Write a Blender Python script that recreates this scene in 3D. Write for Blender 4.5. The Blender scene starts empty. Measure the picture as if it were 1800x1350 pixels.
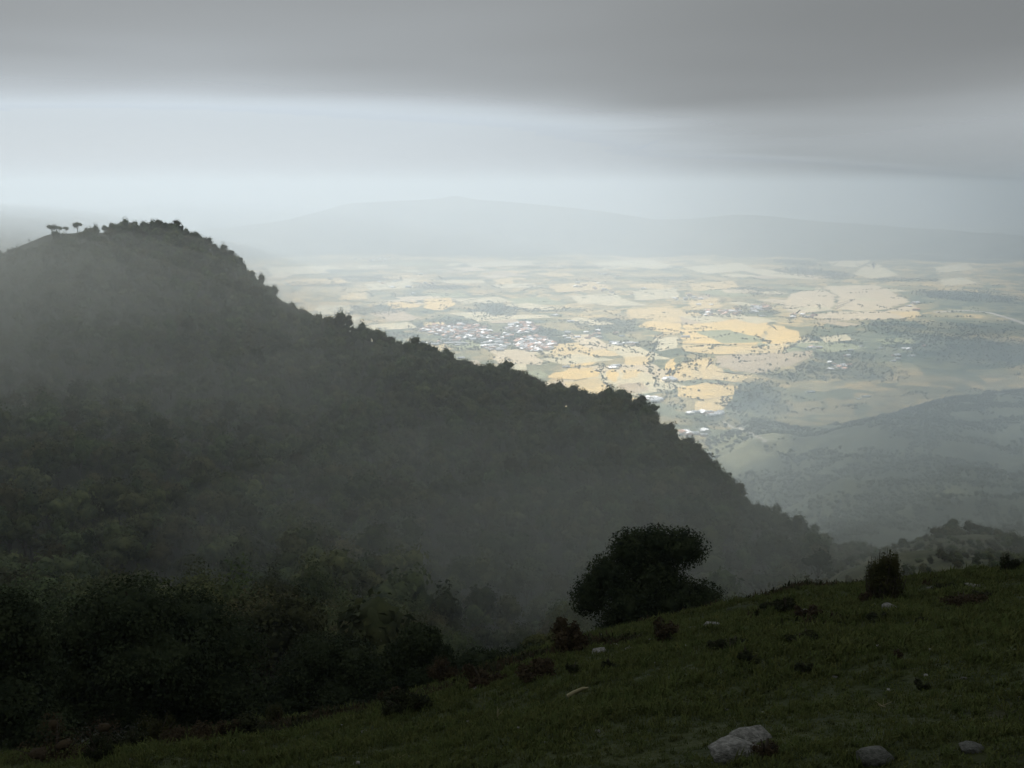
import bpy, math, random
import numpy as np
from mathutils import Vector

S = bpy.context.scene
COL = S.collection
random.seed(7)
rng = np.random.default_rng(7)

# ------------------------------------------------------------------ camera
F = 1766.0                      # focal length in photograph pixels (1800 wide)
HZ = 330.0                      # row of the true horizon
PITCH = math.atan((675 - HZ) / F)
cam_d = bpy.data.cameras.new('camera')
cam_d.sensor_width = 36.0
cam_d.lens = 36.0 * F / 1800
cam_d.clip_start = 0.2
cam_d.clip_end = 120000
cam = bpy.data.objects.new('camera', cam_d)
COL.objects.link(cam)
cam.location = (0, 0, 0)
cam.rotation_euler = (math.pi / 2 - PITCH, 0, 0)
S.camera = cam

# ------------------------------------------------------------------ light, sky, exposure
SUN_EL = math.radians(52)
SUN_AZ = math.radians(-24)      # ahead and to the left
SUN_DIR = Vector((math.sin(SUN_AZ) * math.cos(SUN_EL), math.cos(SUN_AZ) * math.cos(SUN_EL), math.sin(SUN_EL)))
sd = bpy.data.lights.new('sun', 'SUN')
sd.energy = 5.0
sd.angle = math.radians(0.6)
sd.color = (1.0, 0.965, 0.92)
so = bpy.data.objects.new('sun', sd)
COL.objects.link(so)
so.rotation_euler = SUN_DIR.to_track_quat('Z', 'Y').to_euler()
so.location = SUN_DIR * 2000

W = bpy.data.worlds.new('World')
S.world = W
W.use_nodes = True
nt = W.node_tree
nt.nodes.clear()
out = nt.nodes.new('ShaderNodeOutputWorld')
sky = nt.nodes.new('ShaderNodeTexSky')
sky.sky_type = 'NISHITA'
sky.sun_disc = False
sky.sun_elevation = SUN_EL
sky.sun_rotation = SUN_AZ % (2 * math.pi)
sky.altitude = 1500
sky.air_density = 1.4
sky.dust_density = 4.0
bg1 = nt.nodes.new('ShaderNodeBackground')
bg1.inputs['Strength'].default_value = 0.06
nt.links.new(sky.outputs[0], bg1.inputs['Color'])
# thin high overcast, brighter round the sun
geo = nt.nodes.new('ShaderNodeTexCoord')
dot = nt.nodes.new('ShaderNodeVectorMath'); dot.operation = 'DOT_PRODUCT'
dot.inputs[1].default_value = SUN_DIR
nt.links.new(geo.outputs['Generated'], dot.inputs[0])
mr = nt.nodes.new('ShaderNodeMapRange')
mr.inputs['From Min'].default_value = 0.34
mr.inputs['From Max'].default_value = 0.62
mr.inputs['To Min'].default_value = 0.15
mr.inputs['To Max'].default_value = 0.338
nt.links.new(dot.outputs['Value'], mr.inputs['Value'])
bg2 = nt.nodes.new('ShaderNodeBackground')
bg2.inputs['Color'].default_value = (0.86, 0.97, 1.10, 1)
nt.links.new(mr.outputs[0], bg2.inputs['Strength'])
mx = nt.nodes.new('ShaderNodeMixShader')
mx.inputs[0].default_value = 0.85
nt.links.new(bg1.outputs[0], mx.inputs[1])
nt.links.new(bg2.outputs[0], mx.inputs[2])
nt.links.new(mx.outputs[0], out.inputs['Surface'])

vs = S.view_settings
S.display_settings.display_device = 'sRGB'
vs.view_transform = 'Standard'
vs.look = 'None'
vs.exposure = 1.32
vs.gamma = 1.0
vs.use_curve_mapping = False
HAZE_DENSITY = 0.00023
HAZE_COLOR = (0.48, 0.54, 0.595, 1)
HAZE_G = 0.2

S.render.engine = 'CYCLES'
cy = S.cycles
cy.max_bounces = 6
cy.diffuse_bounces = 3
cy.transmission_bounces = 4
cy.volume_bounces = 3
cy.transparent_max_bounces = 16
cy.use_denoising = True
cy.use_adaptive_sampling = False
cy.sample_clamp_indirect = 4.0

# ------------------------------------------------------------------ helpers
SP, CP = math.sin(PITCH), math.cos(PITCH)

def ray(px, py):
    u = (px - 900) / F; v = (675 - py) / F
    return np.array([u, CP + v * SP, -SP + v * CP])

def az_of(px, py):
    d = ray(px, py)
    return math.atan2(d[0], d[1])

def tan_of(px, py):
    d = ray(px, py)
    return d[2] / math.hypot(d[0], d[1])

def plain_pt(px, py, z=-700.0):
    d = ray(px, py)
    k = z / d[2]
    return np.array([d[0] * k, d[1] * k])

def hsh(ix, iy, seed):
    h = (ix * 374761393 + iy * 668265263 + seed * 982451653) & 0xFFFFFFFF
    h = ((h ^ (h >> 13)) * 1274126177) & 0xFFFFFFFF
    return ((h ^ (h >> 16)) & 0xFFFFFF) / float(0xFFFFFF)

def vnoise(x, y, seed=0):
    x = np.asarray(x, float); y = np.asarray(y, float)
    ix = np.floor(x).astype(np.int64); iy = np.floor(y).astype(np.int64)
    fx = x - ix; fy = y - iy
    fx = fx * fx * (3 - 2 * fx); fy = fy * fy * (3 - 2 * fy)
    a = hsh(ix, iy, seed); b = hsh(ix + 1, iy, seed); c = hsh(ix, iy + 1, seed); d = hsh(ix + 1, iy + 1, seed)
    return (a * (1 - fx) + b * fx) * (1 - fy) + (c * (1 - fx) + d * fx) * fy * 1.0

def fbm(x, y, seed=0, oct=4):
    s = 0; a = 0.5; t = 0
    for k in range(oct):
        s = s + a * (vnoise(x, y, seed + k * 17) - 0.5); t += a
        x = x * 2.03 + 11.3; y = y * 2.03 - 7.1; a *= 0.5
    return s / t                         # about -0.5 .. 0.5

def sstep(a, b, x):
    t = np.clip((x - a) / (b - a), 0, 1)
    return t * t * (3 - 2 * t)

def mesh_np(name, V, Q, mats, mat_idx=None, smooth=False, colors=None):
    """V (n,3); Q (m,k) faces all with k corners"""
    V = np.asarray(V, np.float32); Q = np.asarray(Q, np.int32)
    me = bpy.data.meshes.new(name)
    m, k = Q.shape
    me.vertices.add(len(V)); me.vertices.foreach_set('co', V.ravel())
    me.loops.add(m * k); me.loops.foreach_set('vertex_index', Q.ravel())
    me.polygons.add(m); me.polygons.foreach_set('loop_start', np.arange(0, m * k, k, dtype=np.int32))
    if mat_idx is not None:
        me.polygons.foreach_set('material_index', np.asarray(mat_idx, np.int32))
    if smooth:
        me.polygons.foreach_set('use_smooth', np.ones(m, bool))
    me.update(calc_edges=True)
    if colors is not None:
        at = me.color_attributes.new('tone', 'FLOAT_COLOR', 'POINT')
        c = np.ones((len(V), 4), np.float32); c[:, :3] = colors
        at.data.foreach_set('color', c.ravel())
    for mt in mats:
        me.materials.append(mt)
    return me

def link(name, data, parent=None, loc=None):
    o = bpy.data.objects.new(name, data)
    COL.objects.link(o)
    if parent is not None: o.parent = parent
    if loc is not None: o.location = loc
    return o

def tag(o, label=None, cat=None, group=None, kind=None):
    if label: o['label'] = label
    if cat: o['category'] = cat
    if group: o['group'] = group
    if kind: o['kind'] = kind
    return o

class MB:
    """collects triangles / quads (quads split) with a material index"""
    def __init__(s): s.v = []; s.t = []; s.m = []; s.n = 0
    def add(s, V, T, mi=0):
        V = np.asarray(V, float); T = np.asarray(T, int)
        if T.shape[1] == 4:
            T = np.concatenate([T[:, [0, 1, 2]], T[:, [0, 2, 3]]])
        s.v.append(V); s.t.append(T + s.n); s.m.append(np.full(len(T), mi)); s.n += len(V)
    def tube(s, pts, rad, sides=6, mi=0):
        pts = np.asarray(pts, float); n = len(pts); V = []
        for i in range(n):
            d = pts[min(i + 1, n - 1)] - pts[max(i - 1, 0)]
            d = d / (np.linalg.norm(d) + 1e-9)
            a = np.cross(d, [0.31, 0.87, 0.2] if abs(d[2]) > .8 else [0, 0, 1.]); a /= np.linalg.norm(a)
            b = np.cross(d, a)
            for k in range(sides):
                t = 2 * math.pi * k / sides
                V.append(pts[i] + rad[i] * (a * math.cos(t) + b * math.sin(t)))
        Q = [[i * sides + k, i * sides + (k + 1) % sides, (i + 1) * sides + (k + 1) % sides, (i + 1) * sides + k]
             for i in range(n - 1) for k in range(sides)]
        s.add(V, Q, mi)
    def build(s, name, mats, smooth=False):
        return mesh_np(name, np.concatenate(s.v), np.concatenate(s.t), mats, np.concatenate(s.m), smooth)

# ------------------------------------------------------------------ materials
def mat(name, base, rough=0.9, var=0.0, scale=1.0, col2=None, bump=0.0, bscale=None, objrand=0.0, detail=4,
        transl=0.0, attr=None, spec=0.2):
    m = bpy.data.materials.new(name); m.use_nodes = True
    n = m.node_tree.nodes; l = m.node_tree.links
    p = n['Principled BSDF']
    p.inputs['Roughness'].default_value = rough
    p.inputs['Specular IOR Level'].default_value = spec
    tc = n.new('ShaderNodeTexCoord')
    src = None
    if col2 is not None:
        nz = n.new('ShaderNodeTexNoise'); nz.inputs['Scale'].default_value = scale
        nz.inputs['Detail'].default_value = detail; nz.inputs['Roughness'].default_value = 0.6
        l.new(tc.outputs['Object'], nz.inputs['Vector'])
        rp = n.new('ShaderNodeValToRGB')
        rp.color_ramp.elements[0].position = 0.36; rp.color_ramp.elements[0].color = (*base, 1)
        rp.color_ramp.elements[1].position = 0.64; rp.color_ramp.elements[1].color = (*col2, 1)
        l.new(nz.outputs['Fac'], rp.inputs[0]); src = rp.outputs[0]
    if attr:
        a = n.new('ShaderNodeAttribute'); a.attribute_name = attr
        mm = n.new('ShaderNodeMix'); mm.data_type = 'RGBA'; mm.blend_type = 'MULTIPLY'
        mm.inputs[0].default_value = 1.0
        if src is not None: l.new(src, mm.inputs[6])
        else: mm.inputs[6].default_value = (*base, 1)
        l.new(a.outputs['Color'], mm.inputs[7]); src = mm.outputs[2]
    if objrand > 0:
        oi = n.new('ShaderNodeObjectInfo')
        hv = n.new('ShaderNodeHueSaturation')
        r1 = n.new('ShaderNodeMapRange'); r1.inputs['To Min'].default_value = 1 - objrand; r1.inputs['To Max'].default_value = 1 + objrand
        l.new(oi.outputs['Random'], r1.inputs['Value'])
        ml = n.new('ShaderNodeMath'); ml.operation = 'MULTIPLY'; ml.inputs[1].default_value = 7.31
        fr = n.new('ShaderNodeMath'); fr.operation = 'FRACT'
        l.new(oi.outputs['Random'], ml.inputs[0]); l.new(ml.outputs[0], fr.inputs[0])
        r2 = n.new('ShaderNodeMapRange'); r2.inputs['To Min'].default_value = 0.5 - objrand * .07; r2.inputs['To Max'].default_value = 0.5 + objrand * .04
        l.new(fr.outputs[0], r2.inputs['Value'])
        l.new(r1.outputs[0], hv.inputs['Value']); l.new(r2.outputs[0], hv.inputs['Hue'])
        if src is not None: l.new(src, hv.inputs['Color'])
        else: hv.inputs['Color'].default_value = (*base, 1)
        src = hv.outputs[0]
    if src is not None: l.new(src, p.inputs['Base Color'])
    else: p.inputs['Base Color'].default_value = (*base, 1)
    if bump > 0:
        b = n.new('ShaderNodeTexNoise'); b.inputs['Scale'].default_value = bscale or scale * 3
        b.inputs['Detail'].default_value = 6
        l.new(tc.outputs['Object'], b.inputs['Vector'])
        bp = n.new('ShaderNodeBump'); bp.inputs['Strength'].default_value = 0.8; bp.inputs['Distance'].default_value = bump
        l.new(b.outputs['Fac'], bp.inputs['Height']); l.new(bp.outputs[0], p.inputs['Normal'])
    if transl > 0:
        tr = n.new('ShaderNodeBsdfTranslucent')
        if src is not None: l.new(src, tr.inputs['Color'])
        else: tr.inputs['Color'].default_value = (*base, 1)
        ms = n.new('ShaderNodeMixShader'); ms.inputs[0].default_value = transl
        l.new(p.outputs[0], ms.inputs[1]); l.new(tr.outputs[0], ms.inputs[2])
        l.new(ms.outputs[0], n['Material Output'].inputs['Surface'])
    return m

M = {}
M['soil'] = mat('forest_floor', (.018, .022, .013), col2=(.035, .038, .02), scale=.05, bump=.5, bscale=.3)
M['turf'] = mat('turf', (.034, .046, .014), col2=(.062, .074, .024), scale=1.6, bump=.09, bscale=9, attr='tone', detail=8)
M['knoll'] = mat('knoll_turf', (.06, .072, .036), col2=(.16, .16, .085), scale=.16, bump=.4, bscale=.4, attr='tone', detail=8)
M['slope'] = mat('slope_scrub', (.040, .052, .034), col2=(.11, .12, .07), scale=.012, bump=2, bscale=.03, attr='tone', detail=9)
M['farhill'] = mat('far_hill_cover', (.045, .06, .04), col2=(.09, .09, .06), scale=.0012, detail=8)
M['leaf'] = mat('leaves_dark', (.038, .058, .026), col2=(.12, .145, .058), scale=.4, objrand=.5, transl=.12)
M['leaf2'] = mat('leaves_olive', (.054, .060, .026), col2=(.135, .135, .055), scale=.4, objrand=.5, transl=.12)
M['leafrow'] = mat('leaves_valley', (.045, .062, .036), col2=(.075, .092, .052), scale=.2, objrand=.3)
M['leafnear'] = mat('leaves_near', (.026, .040, .020), col2=(.062, .080, .034), scale=1.1, transl=.12)
M['brown'] = mat('dry_bracken', (.052, .038, .022), col2=(.085, .064, .034), scale=3, transl=.1)
M['olive'] = mat('shrub_olive', (.040, .045, .016), col2=(.075, .072, .026), scale=3, transl=.1)
M['heath'] = mat('low_heath', (.026, .033, .016), col2=(.052, .058, .024), scale=4, transl=.1)
M['bark'] = mat('bark', (.05, .04, .03), col2=(.10, .085, .065), scale=6, bump=.02, bscale=20)
M['rock'] = mat('limestone', (.15, .15, .135), col2=(.42, .41, .38), scale=5, bump=.05, bscale=12, detail=8)
M['rockdark'] = mat('mossy_stone', (.09, .095, .08), col2=(.20, .20, .18), scale=5, bump=.03, bscale=12, detail=8)
M['blade'] = mat('grass_blades', (.070, .096, .028), col2=(.135, .15, .05), scale=.8, transl=.2, objrand=.3)
M['straw'] = mat('dry_stalk', (.40, .36, .22), col2=(.28, .25, .14), scale=5)
M['wall'] = mat('whitewash', (.86, .84, .80), col2=(.80, .78, .74), scale=.2)
M['wallp'] = mat('pink_plaster', (.72, .55, .46), col2=(.62, .48, .40), scale=.2)
M['rooft'] = mat('roof_tile', (.55, .33, .24), col2=(.45, .28, .21), scale=.5)
M['roofw'] = mat('roof_pale', (.88, .88, .87), col2=(.80, .80, .80), scale=.5)
M['road'] = mat('dirt_road', (.42, .38, .31), col2=(.5, .46, .38), scale=.02)

# ------------------------------------------------------------------ terrain definition (polar, round the viewpoint)
# photograph column : edge of the turf, four points, crest -- each (distance m, photograph row); then (distance, height)
A = {
 -600: [(12, 1480), (50, 1400), (150, 1200), (300, 1060), (600, 840), (1150, 600)],
 0:    [(13, 1395), (55, 1330), (150, 1180), (270, 1040), (620, 700), (1080, 430)],
 90:   [(14, 1372), (56, 1320), (150, 1180), (270, 1035), (600, 700), (1060, 404)],
 215:  [(15, 1345), (58, 1320), (150, 1175), (270, 1030), (590, 700), (1040, 400)],
 310:  [(16, 1325), (60, 1310), (150, 1170), (270, 1025), (570, 710), (1000, 404)],
 370:  [(18, 1310), (60, 1305), (150, 1170), (270, 1020), (550, 730), (960, 440)],
 520:  [(22, 1278), (62, 1290), (150, 1165), (270, 1010), (520, 780), (860, 560)],
 640:  [(24, 1252), (64, 1280), (150, 1160), (270, 1010), (480, 800), (800, 600)],
 740:  [(27, 1228), (66, 1270), (150, 1155), (270, 1005), (470, 820), (760, 622)],
 850:  [(30, 1200), (68, 1260), (150, 1150), (270, 1000), (440, 840), (700, 662)],
 1000: [(34, 1158), (70, 1240), (150, 1150), (270, 1000), (420, 860), (640, 706)],
 1130: [(38, 1128), (72, 1220), (150, 1145), (270, 995), (400, 870), (580, 738)],
 1230: [(41, 1103), (75, 1200), (150, 1140), (270, 1000), (380, 890), (530, 802)],
 1320: [(43, 1082), (78, 1180), (150, 1130), (270, 1020), (360, 950), (490, 890)],
 1400: [(45, 1064), (80, 1160), (150, 1110), (250, 1035), (330, 980), (430, 925)],
 1480: [(47, 1048), (80, 1140), (150, 1095), (230, 1030), (300, 990), (390, 956)],
 1560: [(49, 1034), (80, 1120), (140, 1075), (200, 1030), (270, 985), (350, 955)],
 1650: [(51, 1022), (80, 1100), (140, 1055), (190, 1015), (250, 970), (320, 940)],
 1740: [(52, 1011), (80, 1080), (140, 1040), (190, 1000), (250, 965), (320, 940)],
 1800: [(53, 1003), (80, 1070), (140, 1035), (190, 1000), (250, 975), (310, 960)],
 2400: [(55, 930), (85, 980), (140, 960), (200, 940), (260, 920), (330, 900)],
}
B = {
 1230: [(850, -360), (1400, -560), (2000, -650), (2500, -680), (3000, -712)],
 1320: [(800, -330), (1500, -560), (2000, -594), (2600, -615), (3200, -712)],
 1400: [(750, -310), (1300, -470), (1900, -562), (2500, -610), (3100, -712)],
 1480: [(700, -300), (1100, -396), (1600, -485), (2500, -572), (3200, -712)],
 1560: [(650, -275), (1000, -355), (1600, -470), (2600, -566), (3400, -712)],
 1650: [(600, -250), (900, -312), (1500, -440), (2900, -575), (3700, -712)],
 1740: [(600, -240), (900, -300), (1500, -430), (3100, -585), (3900, -712)],
 1800: [(600, -230), (900, -290), (1500, -420), (3200, -592), (4000, -712)],
 2400: [(600, -200), (1000, -260), (1800, -380), (3500, -560), (4700, -712)],
}
NK = 12
for px_ in A:                           # the ravine plunges deepest below the right half of the rim
    if px_ >= 640:
        f_ = min(1, (px_ - 540) / 400) * (1 if px_ < 1440 else .15)
        a_ = A[px_]; A[px_] = [a_[0], (a_[1][0], a_[1][1] + 90 * f_), (a_[2][0], a_[2][1] + 130 * f_), (a_[3][0], a_[3][1] + 55 * f_), a_[4], a_[5]]
kn = [[] for _ in range(NK)]            # per knot: (az, R, z)
for px, rows in A.items():
    azc = az_of(px, rows[5][1])
    kn[0].append((azc, 0.4, -1.62))
    for i, (R, y) in enumerate(rows):
        kn[i + 1].append((az_of(px, y), R, R * tan_of(px, y)))
    Rc = rows[5][0]; zc = Rc * tan_of(px, rows[5][1])
    tail = B.get(px) or [(Rc + 300, zc - 190), (Rc + 700, -480), (Rc + 1100, -640), (Rc + 1500, -690), (Rc + 1800, -712)]
    for i, (R, z) in enumerate(tail):
        kn[7 + i].append((azc, R, z))
for azb in (-math.pi, -2.0, 2.0, math.pi):   # the mountain goes on behind the viewpoint
    prof = [(.4, -1.62), (40, -2.6), (90, -8), (160, -18), (300, -24), (600, -50), (1000, -80), (1600, -60), (2400, -300), (3400, -500), (4600, -650), (5600, -712)]
    for k in range(NK):
        kn[k].append((azb, *prof[k]))
KT = []
for k in range(NK):
    a = np.array(sorted(kn[k])); KT.append(a)

def pchip_slopes(R, Z):
    h = np.diff(R, axis=1); d = np.diff(Z, axis=1) / h
    m = np.zeros_like(Z)
    w1 = 2 * h[:, 1:] + h[:, :-1]; w2 = h[:, 1:] + 2 * h[:, :-1]
    same = d[:, :-1] * d[:, 1:] > 0
    with np.errstate(all='ignore'):
        hm = (w1 + w2) / (w1 / d[:, :-1] + w2 / d[:, 1:])
    m[:, 1:-1] = np.where(same, hm, 0)
    m[:, 0] = d[:, 0]; m[:, -1] = d[:, -1]
    return m

def knots_at(az):
    R = np.stack([np.interp(az, t[:, 0], t[:, 1]) for t in KT], 1)
    Z = np.stack([np.interp(az, t[:, 0], t[:, 2]) for t in KT], 1)
    return R, Z

def relief(x, y, R):
    n = (fbm(x / 3.1, y / 3.1, 3) * 0.55 + fbm(x / .8, y / .8, 5, 2) * .14) * sstep(1.5, 8, R)
    n = n + fbm(x / 11, y / 11, 8) * 0.9 * sstep(8, 30, R)
    n = n + fbm(x / 55, y / 55, 21) * 9 * sstep(60, 200, R)
    g = np.abs(fbm(x / 130 + .3, y / 130, 33)) * 2
    n = n + (g - .35) * 20 * sstep(100, 260, R) * (1 - .6 * sstep(2000, 3200, R))
    n = n + (np.abs(fbm(x / 420, y / 420 + 3.3, 44)) - .15) * 130 * sstep(700, 1300, R) * (1 - .8 * sstep(2600, 3300, R))
    return n

def ground(x, y):
    x = np.atleast_1d(np.asarray(x, float)); y = np.atleast_1d(np.asarray(y, float))
    R = np.hypot(x, y); az = np.arctan2(x, y)
    KR, KZ = knots_at(az); m = pchip_slopes(KR, KZ)
    i = np.clip((R[:, None] >= KR).sum(1) - 1, 0, NK - 2)
    r = np.arange(len(R))
    h = KR[r, i + 1] - KR[r, i]; t = np.clip((R - KR[r, i]) / h, 0, 1)
    z = ((1 + 2 * t) * (1 - t) ** 2 * KZ[r, i] + t * (1 - t) ** 2 * h * m[r, i]
         + t * t * (3 - 2 * t) * KZ[r, i + 1] + t * t * (t - 1) * h * m[r, i + 1])
    return z + relief(x, y, R)

def gz(x, y): return float(ground(x, y)[0])

def hit(px, py, rmin=1.5, rmax=4500, n=3000):
    """where the sight line through a photograph pixel meets the mountain terrain, else the plain"""
    d = ray(px, py); d = d / math.hypot(d[0], d[1])
    t = np.geomspace(rmin, rmax, n)
    g = ground(d[0] * t, d[1] * t)
    w = np.where(d[2] * t <= g)[0]
    if len(w) and g[w[0]] > -700.:
        k = w[0]; return np.array([d[0] * t[k], d[1] * t[k], g[k]])
    q = plain_pt(px, py); return np.array([q[0], q[1], -700.0])

# ------------------------------------------------------------------ terrain meshes
az_in = np.radians(np.arange(-31, 31.001, 0.11))
az_l = np.radians(np.arange(-180, -31, 3.0)); az_r = np.radians(np.arange(33, 181, 3.0))
AZ = np.concatenate([az_l, az_in, az_r])
seg_n = [70, 16, 22, 26, 40, 44, 14, 22, 30, 36, 14]
KR, KZ = knots_at(AZ); KM = pchip_slopes(KR, KZ)
rowsR, seg = [], []
for k, n in enumerate(seg_n):
    for j in range(n):
        f = j / n
        if k == 0: f = (math.exp(f * 4.2) - 1) / (math.exp(4.2) - 1)
        rowsR.append(KR[:, k] * (1 - f) + KR[:, k + 1] * f); seg.append(k + f)
rowsR.append(KR[:, -1]); seg.append(NK - 1)
RR = np.array(rowsR)                                   # rows x az
seg = np.array(seg)
XX = RR * np.sin(AZ)[None]; YY = RR * np.cos(AZ)[None]
ZZ = ground(XX.ravel(), YY.ravel()).reshape(XX.shape)
nr, na = XX.shape
VV = np.stack([XX, YY, ZZ], -1)

def piece(name, rmask, cmask, material, colors=None, label=None):
    """rmask: row range (i0,i1), cmask: az index range"""
    i0, i1 = rmask; j0, j1 = cmask
    sub = VV[i0:i1 + 1, j0:j1 + 1].reshape(-1, 3)
    w = j1 - j0 + 1
    I, J = np.meshgrid(np.arange(i1 - i0), np.arange(j1 - j0), indexing='ij')
    a = (I * w + J).ravel()
    Q = np.stack([a, a + w, a + w + 1, a + 1], 1)
    Q = Q[:, ::-1]
    col = colors[i0:i1 + 1, j0:j1 + 1].reshape(-1, 3) if colors is not None else None
    me = mesh_np(name, sub, Q, [material], smooth=True, colors=col)
    o = link(name, me); tag(o, label=label, kind='structure')
    return o

tone = np.ones((nr, na, 3), np.float32)
# worn and bracken-brown tones of the turf, plum brown heath towards its upper rim
nb = fbm(XX / 4.5, YY / 4.5, 61); nb2 = fbm(XX / 1.4, YY / 1.4, 67)
rim = sstep(.45, .98, seg)[:, None] * (1 - sstep(1.6, 2.2, seg))[:, None]
brown = np.clip(sstep(.04, .26, nb + .12 * rim + nb2 * .4 - .12 * (1 - sstep(9, 20, RR))), 0, 1) * .8
tone = tone * (1 - brown[..., None]) + brown[..., None] * np.array([1.05, .72, .85])
dk = sstep(.12, .3, nb2)
tone *= (1 - .45 * dk)[..., None]
lt = sstep(.1, .32, fbm(XX / 2.2, YY / 2.2, 88)); tone *= (1 + .12 * lt)[..., None]
# tan earth patch on the saddle
pa = hit(1400, 945, 200)
dpa = np.hypot((XX - pa[0]) / 22, (YY - pa[1]) / 60)
fp = (1 - sstep(.6, 1.1, dpa + .5 * nb))[..., None]
tone = tone * (1 - fp) + fp * np.array([2.3, 1.35, 1.15])
row_of = lambda s: int(np.searchsorted(seg, s))
i1 = row_of(1.45)
i6 = row_of(7.5)
jsplit = int(np.searchsorted(AZ, az_of(1440, 960)))
piece('grass_slope', (0, i1), (0, na - 1), M['turf'], tone)
piece('forested_hillside', (i1, i6), (0, jsplit), M['soil'])
piece('grassy_knoll', (i1, i6), (jsplit, na - 1), M['knoll'], tone)
# pale clearings on the valley side
t2 = np.ones((nr, na, 3), np.float32)
for (px, py, wx, wy, c) in [(1325, 705, 34, 14, (3.2, 3.0, 2.3)), (1300, 780, 16, 20, (2.4, 2.1, 1.9)), (1655, 865, 40, 20, (1.8, 1.6, 1.3)),
                            (1290, 770, 40, 9, (2.6, 2.2, 1.8)), (1520, 605, 60, 8, (2, 1.9, 1.5)), (1740, 700, 22, 4, (2.4, 2.2, 1.9)),
                            (1400, 760, 60, 5, (1.6, 1.6, 1.4)), (1560, 800, 60, 6, (1.5, 1.5, 1.3)), (1450, 700, 40, 6, (2, 1.8, 1.6))]:
    c0 = hit(px, py, 600); c1 = hit(px + wx, py, 600); c2 = hit(px, py - wy, 600)
    rx = max(20, np.linalg.norm(c1[:2] - c0[:2])); ry = max(30, np.linalg.norm(c2[:2] - c0[:2]))
    dd = np.hypot((XX - c0[0]) / rx, (YY - c0[1]) / ry) + fbm(XX / 60, YY / 60, 5) * .9
    f_ = (1 - sstep(.55, 1.05, dd))[..., None]
    t2 = t2 * (1 - f_) + f_ * np.array(c)
piece('valley_side', (i6, nr - 1), (0, na - 1), M['slope'], t2)

# valley floor out to the horizon --------------------------------------------------------
def floor_mat():
    m = bpy.data.materials.new('valley_farmland'); m.use_nodes = True
    n = m.node_tree.nodes; l = m.node_tree.links; p = n['Principled BSDF']
    p.inputs['Roughness'].default_value = .95; p.inputs['Specular IOR Level'].default_value = .1
    tc = n.new('ShaderNodeTexCoord')
    mp = n.new('ShaderNodeMapping'); mp.inputs['Rotation'].default_value = (0, 0, .35); mp.inputs['Scale'].default_value = (1, .8, 1)
    l.new(tc.outputs['Object'], mp.inputs['Vector'])
    wz = n.new('ShaderNodeTexNoise'); wz.inputs['Scale'].default_value = .004; wz.inputs['Detail'].default_value = 3
    l.new(mp.outputs[0], wz.inputs['Vector'])
    wm = n.new('ShaderNodeVectorMath'); wm.operation = 'MULTIPLY_ADD'; wm.inputs[1].default_value = (160, 160, 0)
    l.new(wz.outputs['Color'], wm.inputs[0]); l.new(mp.outputs[0], wm.inputs[2])
    v = n.new('ShaderNodeTexVoronoi'); v.inputs['Scale'].default_value = 1 / 170; v.distance = 'CHEBYCHEV'
    l.new(wm.outputs[0], v.inputs['Vector'])
    sep = n.new('ShaderNodeSeparateColor'); l.new(v.outputs['Color'], sep.inputs[0])
    big = n.new('ShaderNodeTexNoise'); big.inputs['Scale'].default_value = .0011; big.inputs['Detail'].default_value = 3
    l.new(tc.outputs['Object'], big.inputs['Vector'])
    ad = n.new('ShaderNodeMath'); ad.operation = 'MULTIPLY_ADD'; ad.inputs[1].default_value = .45
    l.new(sep.outputs[0], ad.inputs[0])
    b2 = n.new('ShaderNodeMapRange'); b2.inputs['From Min'].default_value = .35; b2.inputs['From Max'].default_value = .65; b2.inputs['To Max'].default_value = .55
    l.new(big.outputs['Fac'], b2.inputs['Value']); l.new(b2.outputs[0], ad.inputs[2])
    rp = n.new('ShaderNodeValToRGB'); rp.color_ramp.interpolation = 'CONSTANT'
    cs = [(0, (.09, .11, .065)), (.22, (.19, .18, .09)), (.36, (.31, .25, .12)), (.50, (.15, .16, .085)), (.60, (.46, .34, .155)), (.70, (.32, .27, .14)),
          (.80, (.54, .40, .18)), (.90, (.40, .33, .17))]
    e = rp.color_ramp.elements
    e[0].position = 0; e[0].color = (*cs[0][1], 1); e[1].position = cs[1][0]; e[1].color = (*cs[1][1], 1)
    for q, c in cs[2:]:
        k = e.new(q); k.color = (*c, 1)
    l.new(ad.outputs[0], rp.inputs[0])
    # scrub speckle
    sc = n.new('ShaderNodeTexNoise'); sc.inputs['Scale'].default_value = .02; sc.inputs['Detail'].default_value = 8; sc.inputs['Roughness'].default_value = .75
    l.new(tc.outputs['Object'], sc.inputs['Vector'])
    r2 = n.new('ShaderNodeMapRange'); r2.inputs['From Min'].default_value = .50; r2.inputs['From Max'].default_value = .60
    l.new(sc.outputs['Fac'], r2.inputs['Value'])
    mx = n.new('ShaderNodeMix'); mx.data_type = 'RGBA'; mx.inputs[7].default_value = (.055, .07, .042, 1)
    ml = n.new('ShaderNodeMath'); ml.operation = 'MULTIPLY'; ml.inputs[1].default_value = .75
    l.new(r2.outputs[0], ml.inputs[0]); l.new(ml.outputs[0], mx.inputs[0]); l.new(rp.outputs[0], mx.inputs[6])
    at = n.new('ShaderNodeAttribute'); at.attribute_name = 'tone'
    m2 = n.new('ShaderNodeMix'); m2.data_type = 'RGBA'; m2.blend_type = 'MULTIPLY'; m2.inputs[0].default_value = 1
    l.new(mx.outputs[2], m2.inputs[6]); l.new(at.outputs['Color'], m2.inputs[7])
    l.new(m2.outputs[2], p.inputs['Base Color'])
    return m

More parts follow.
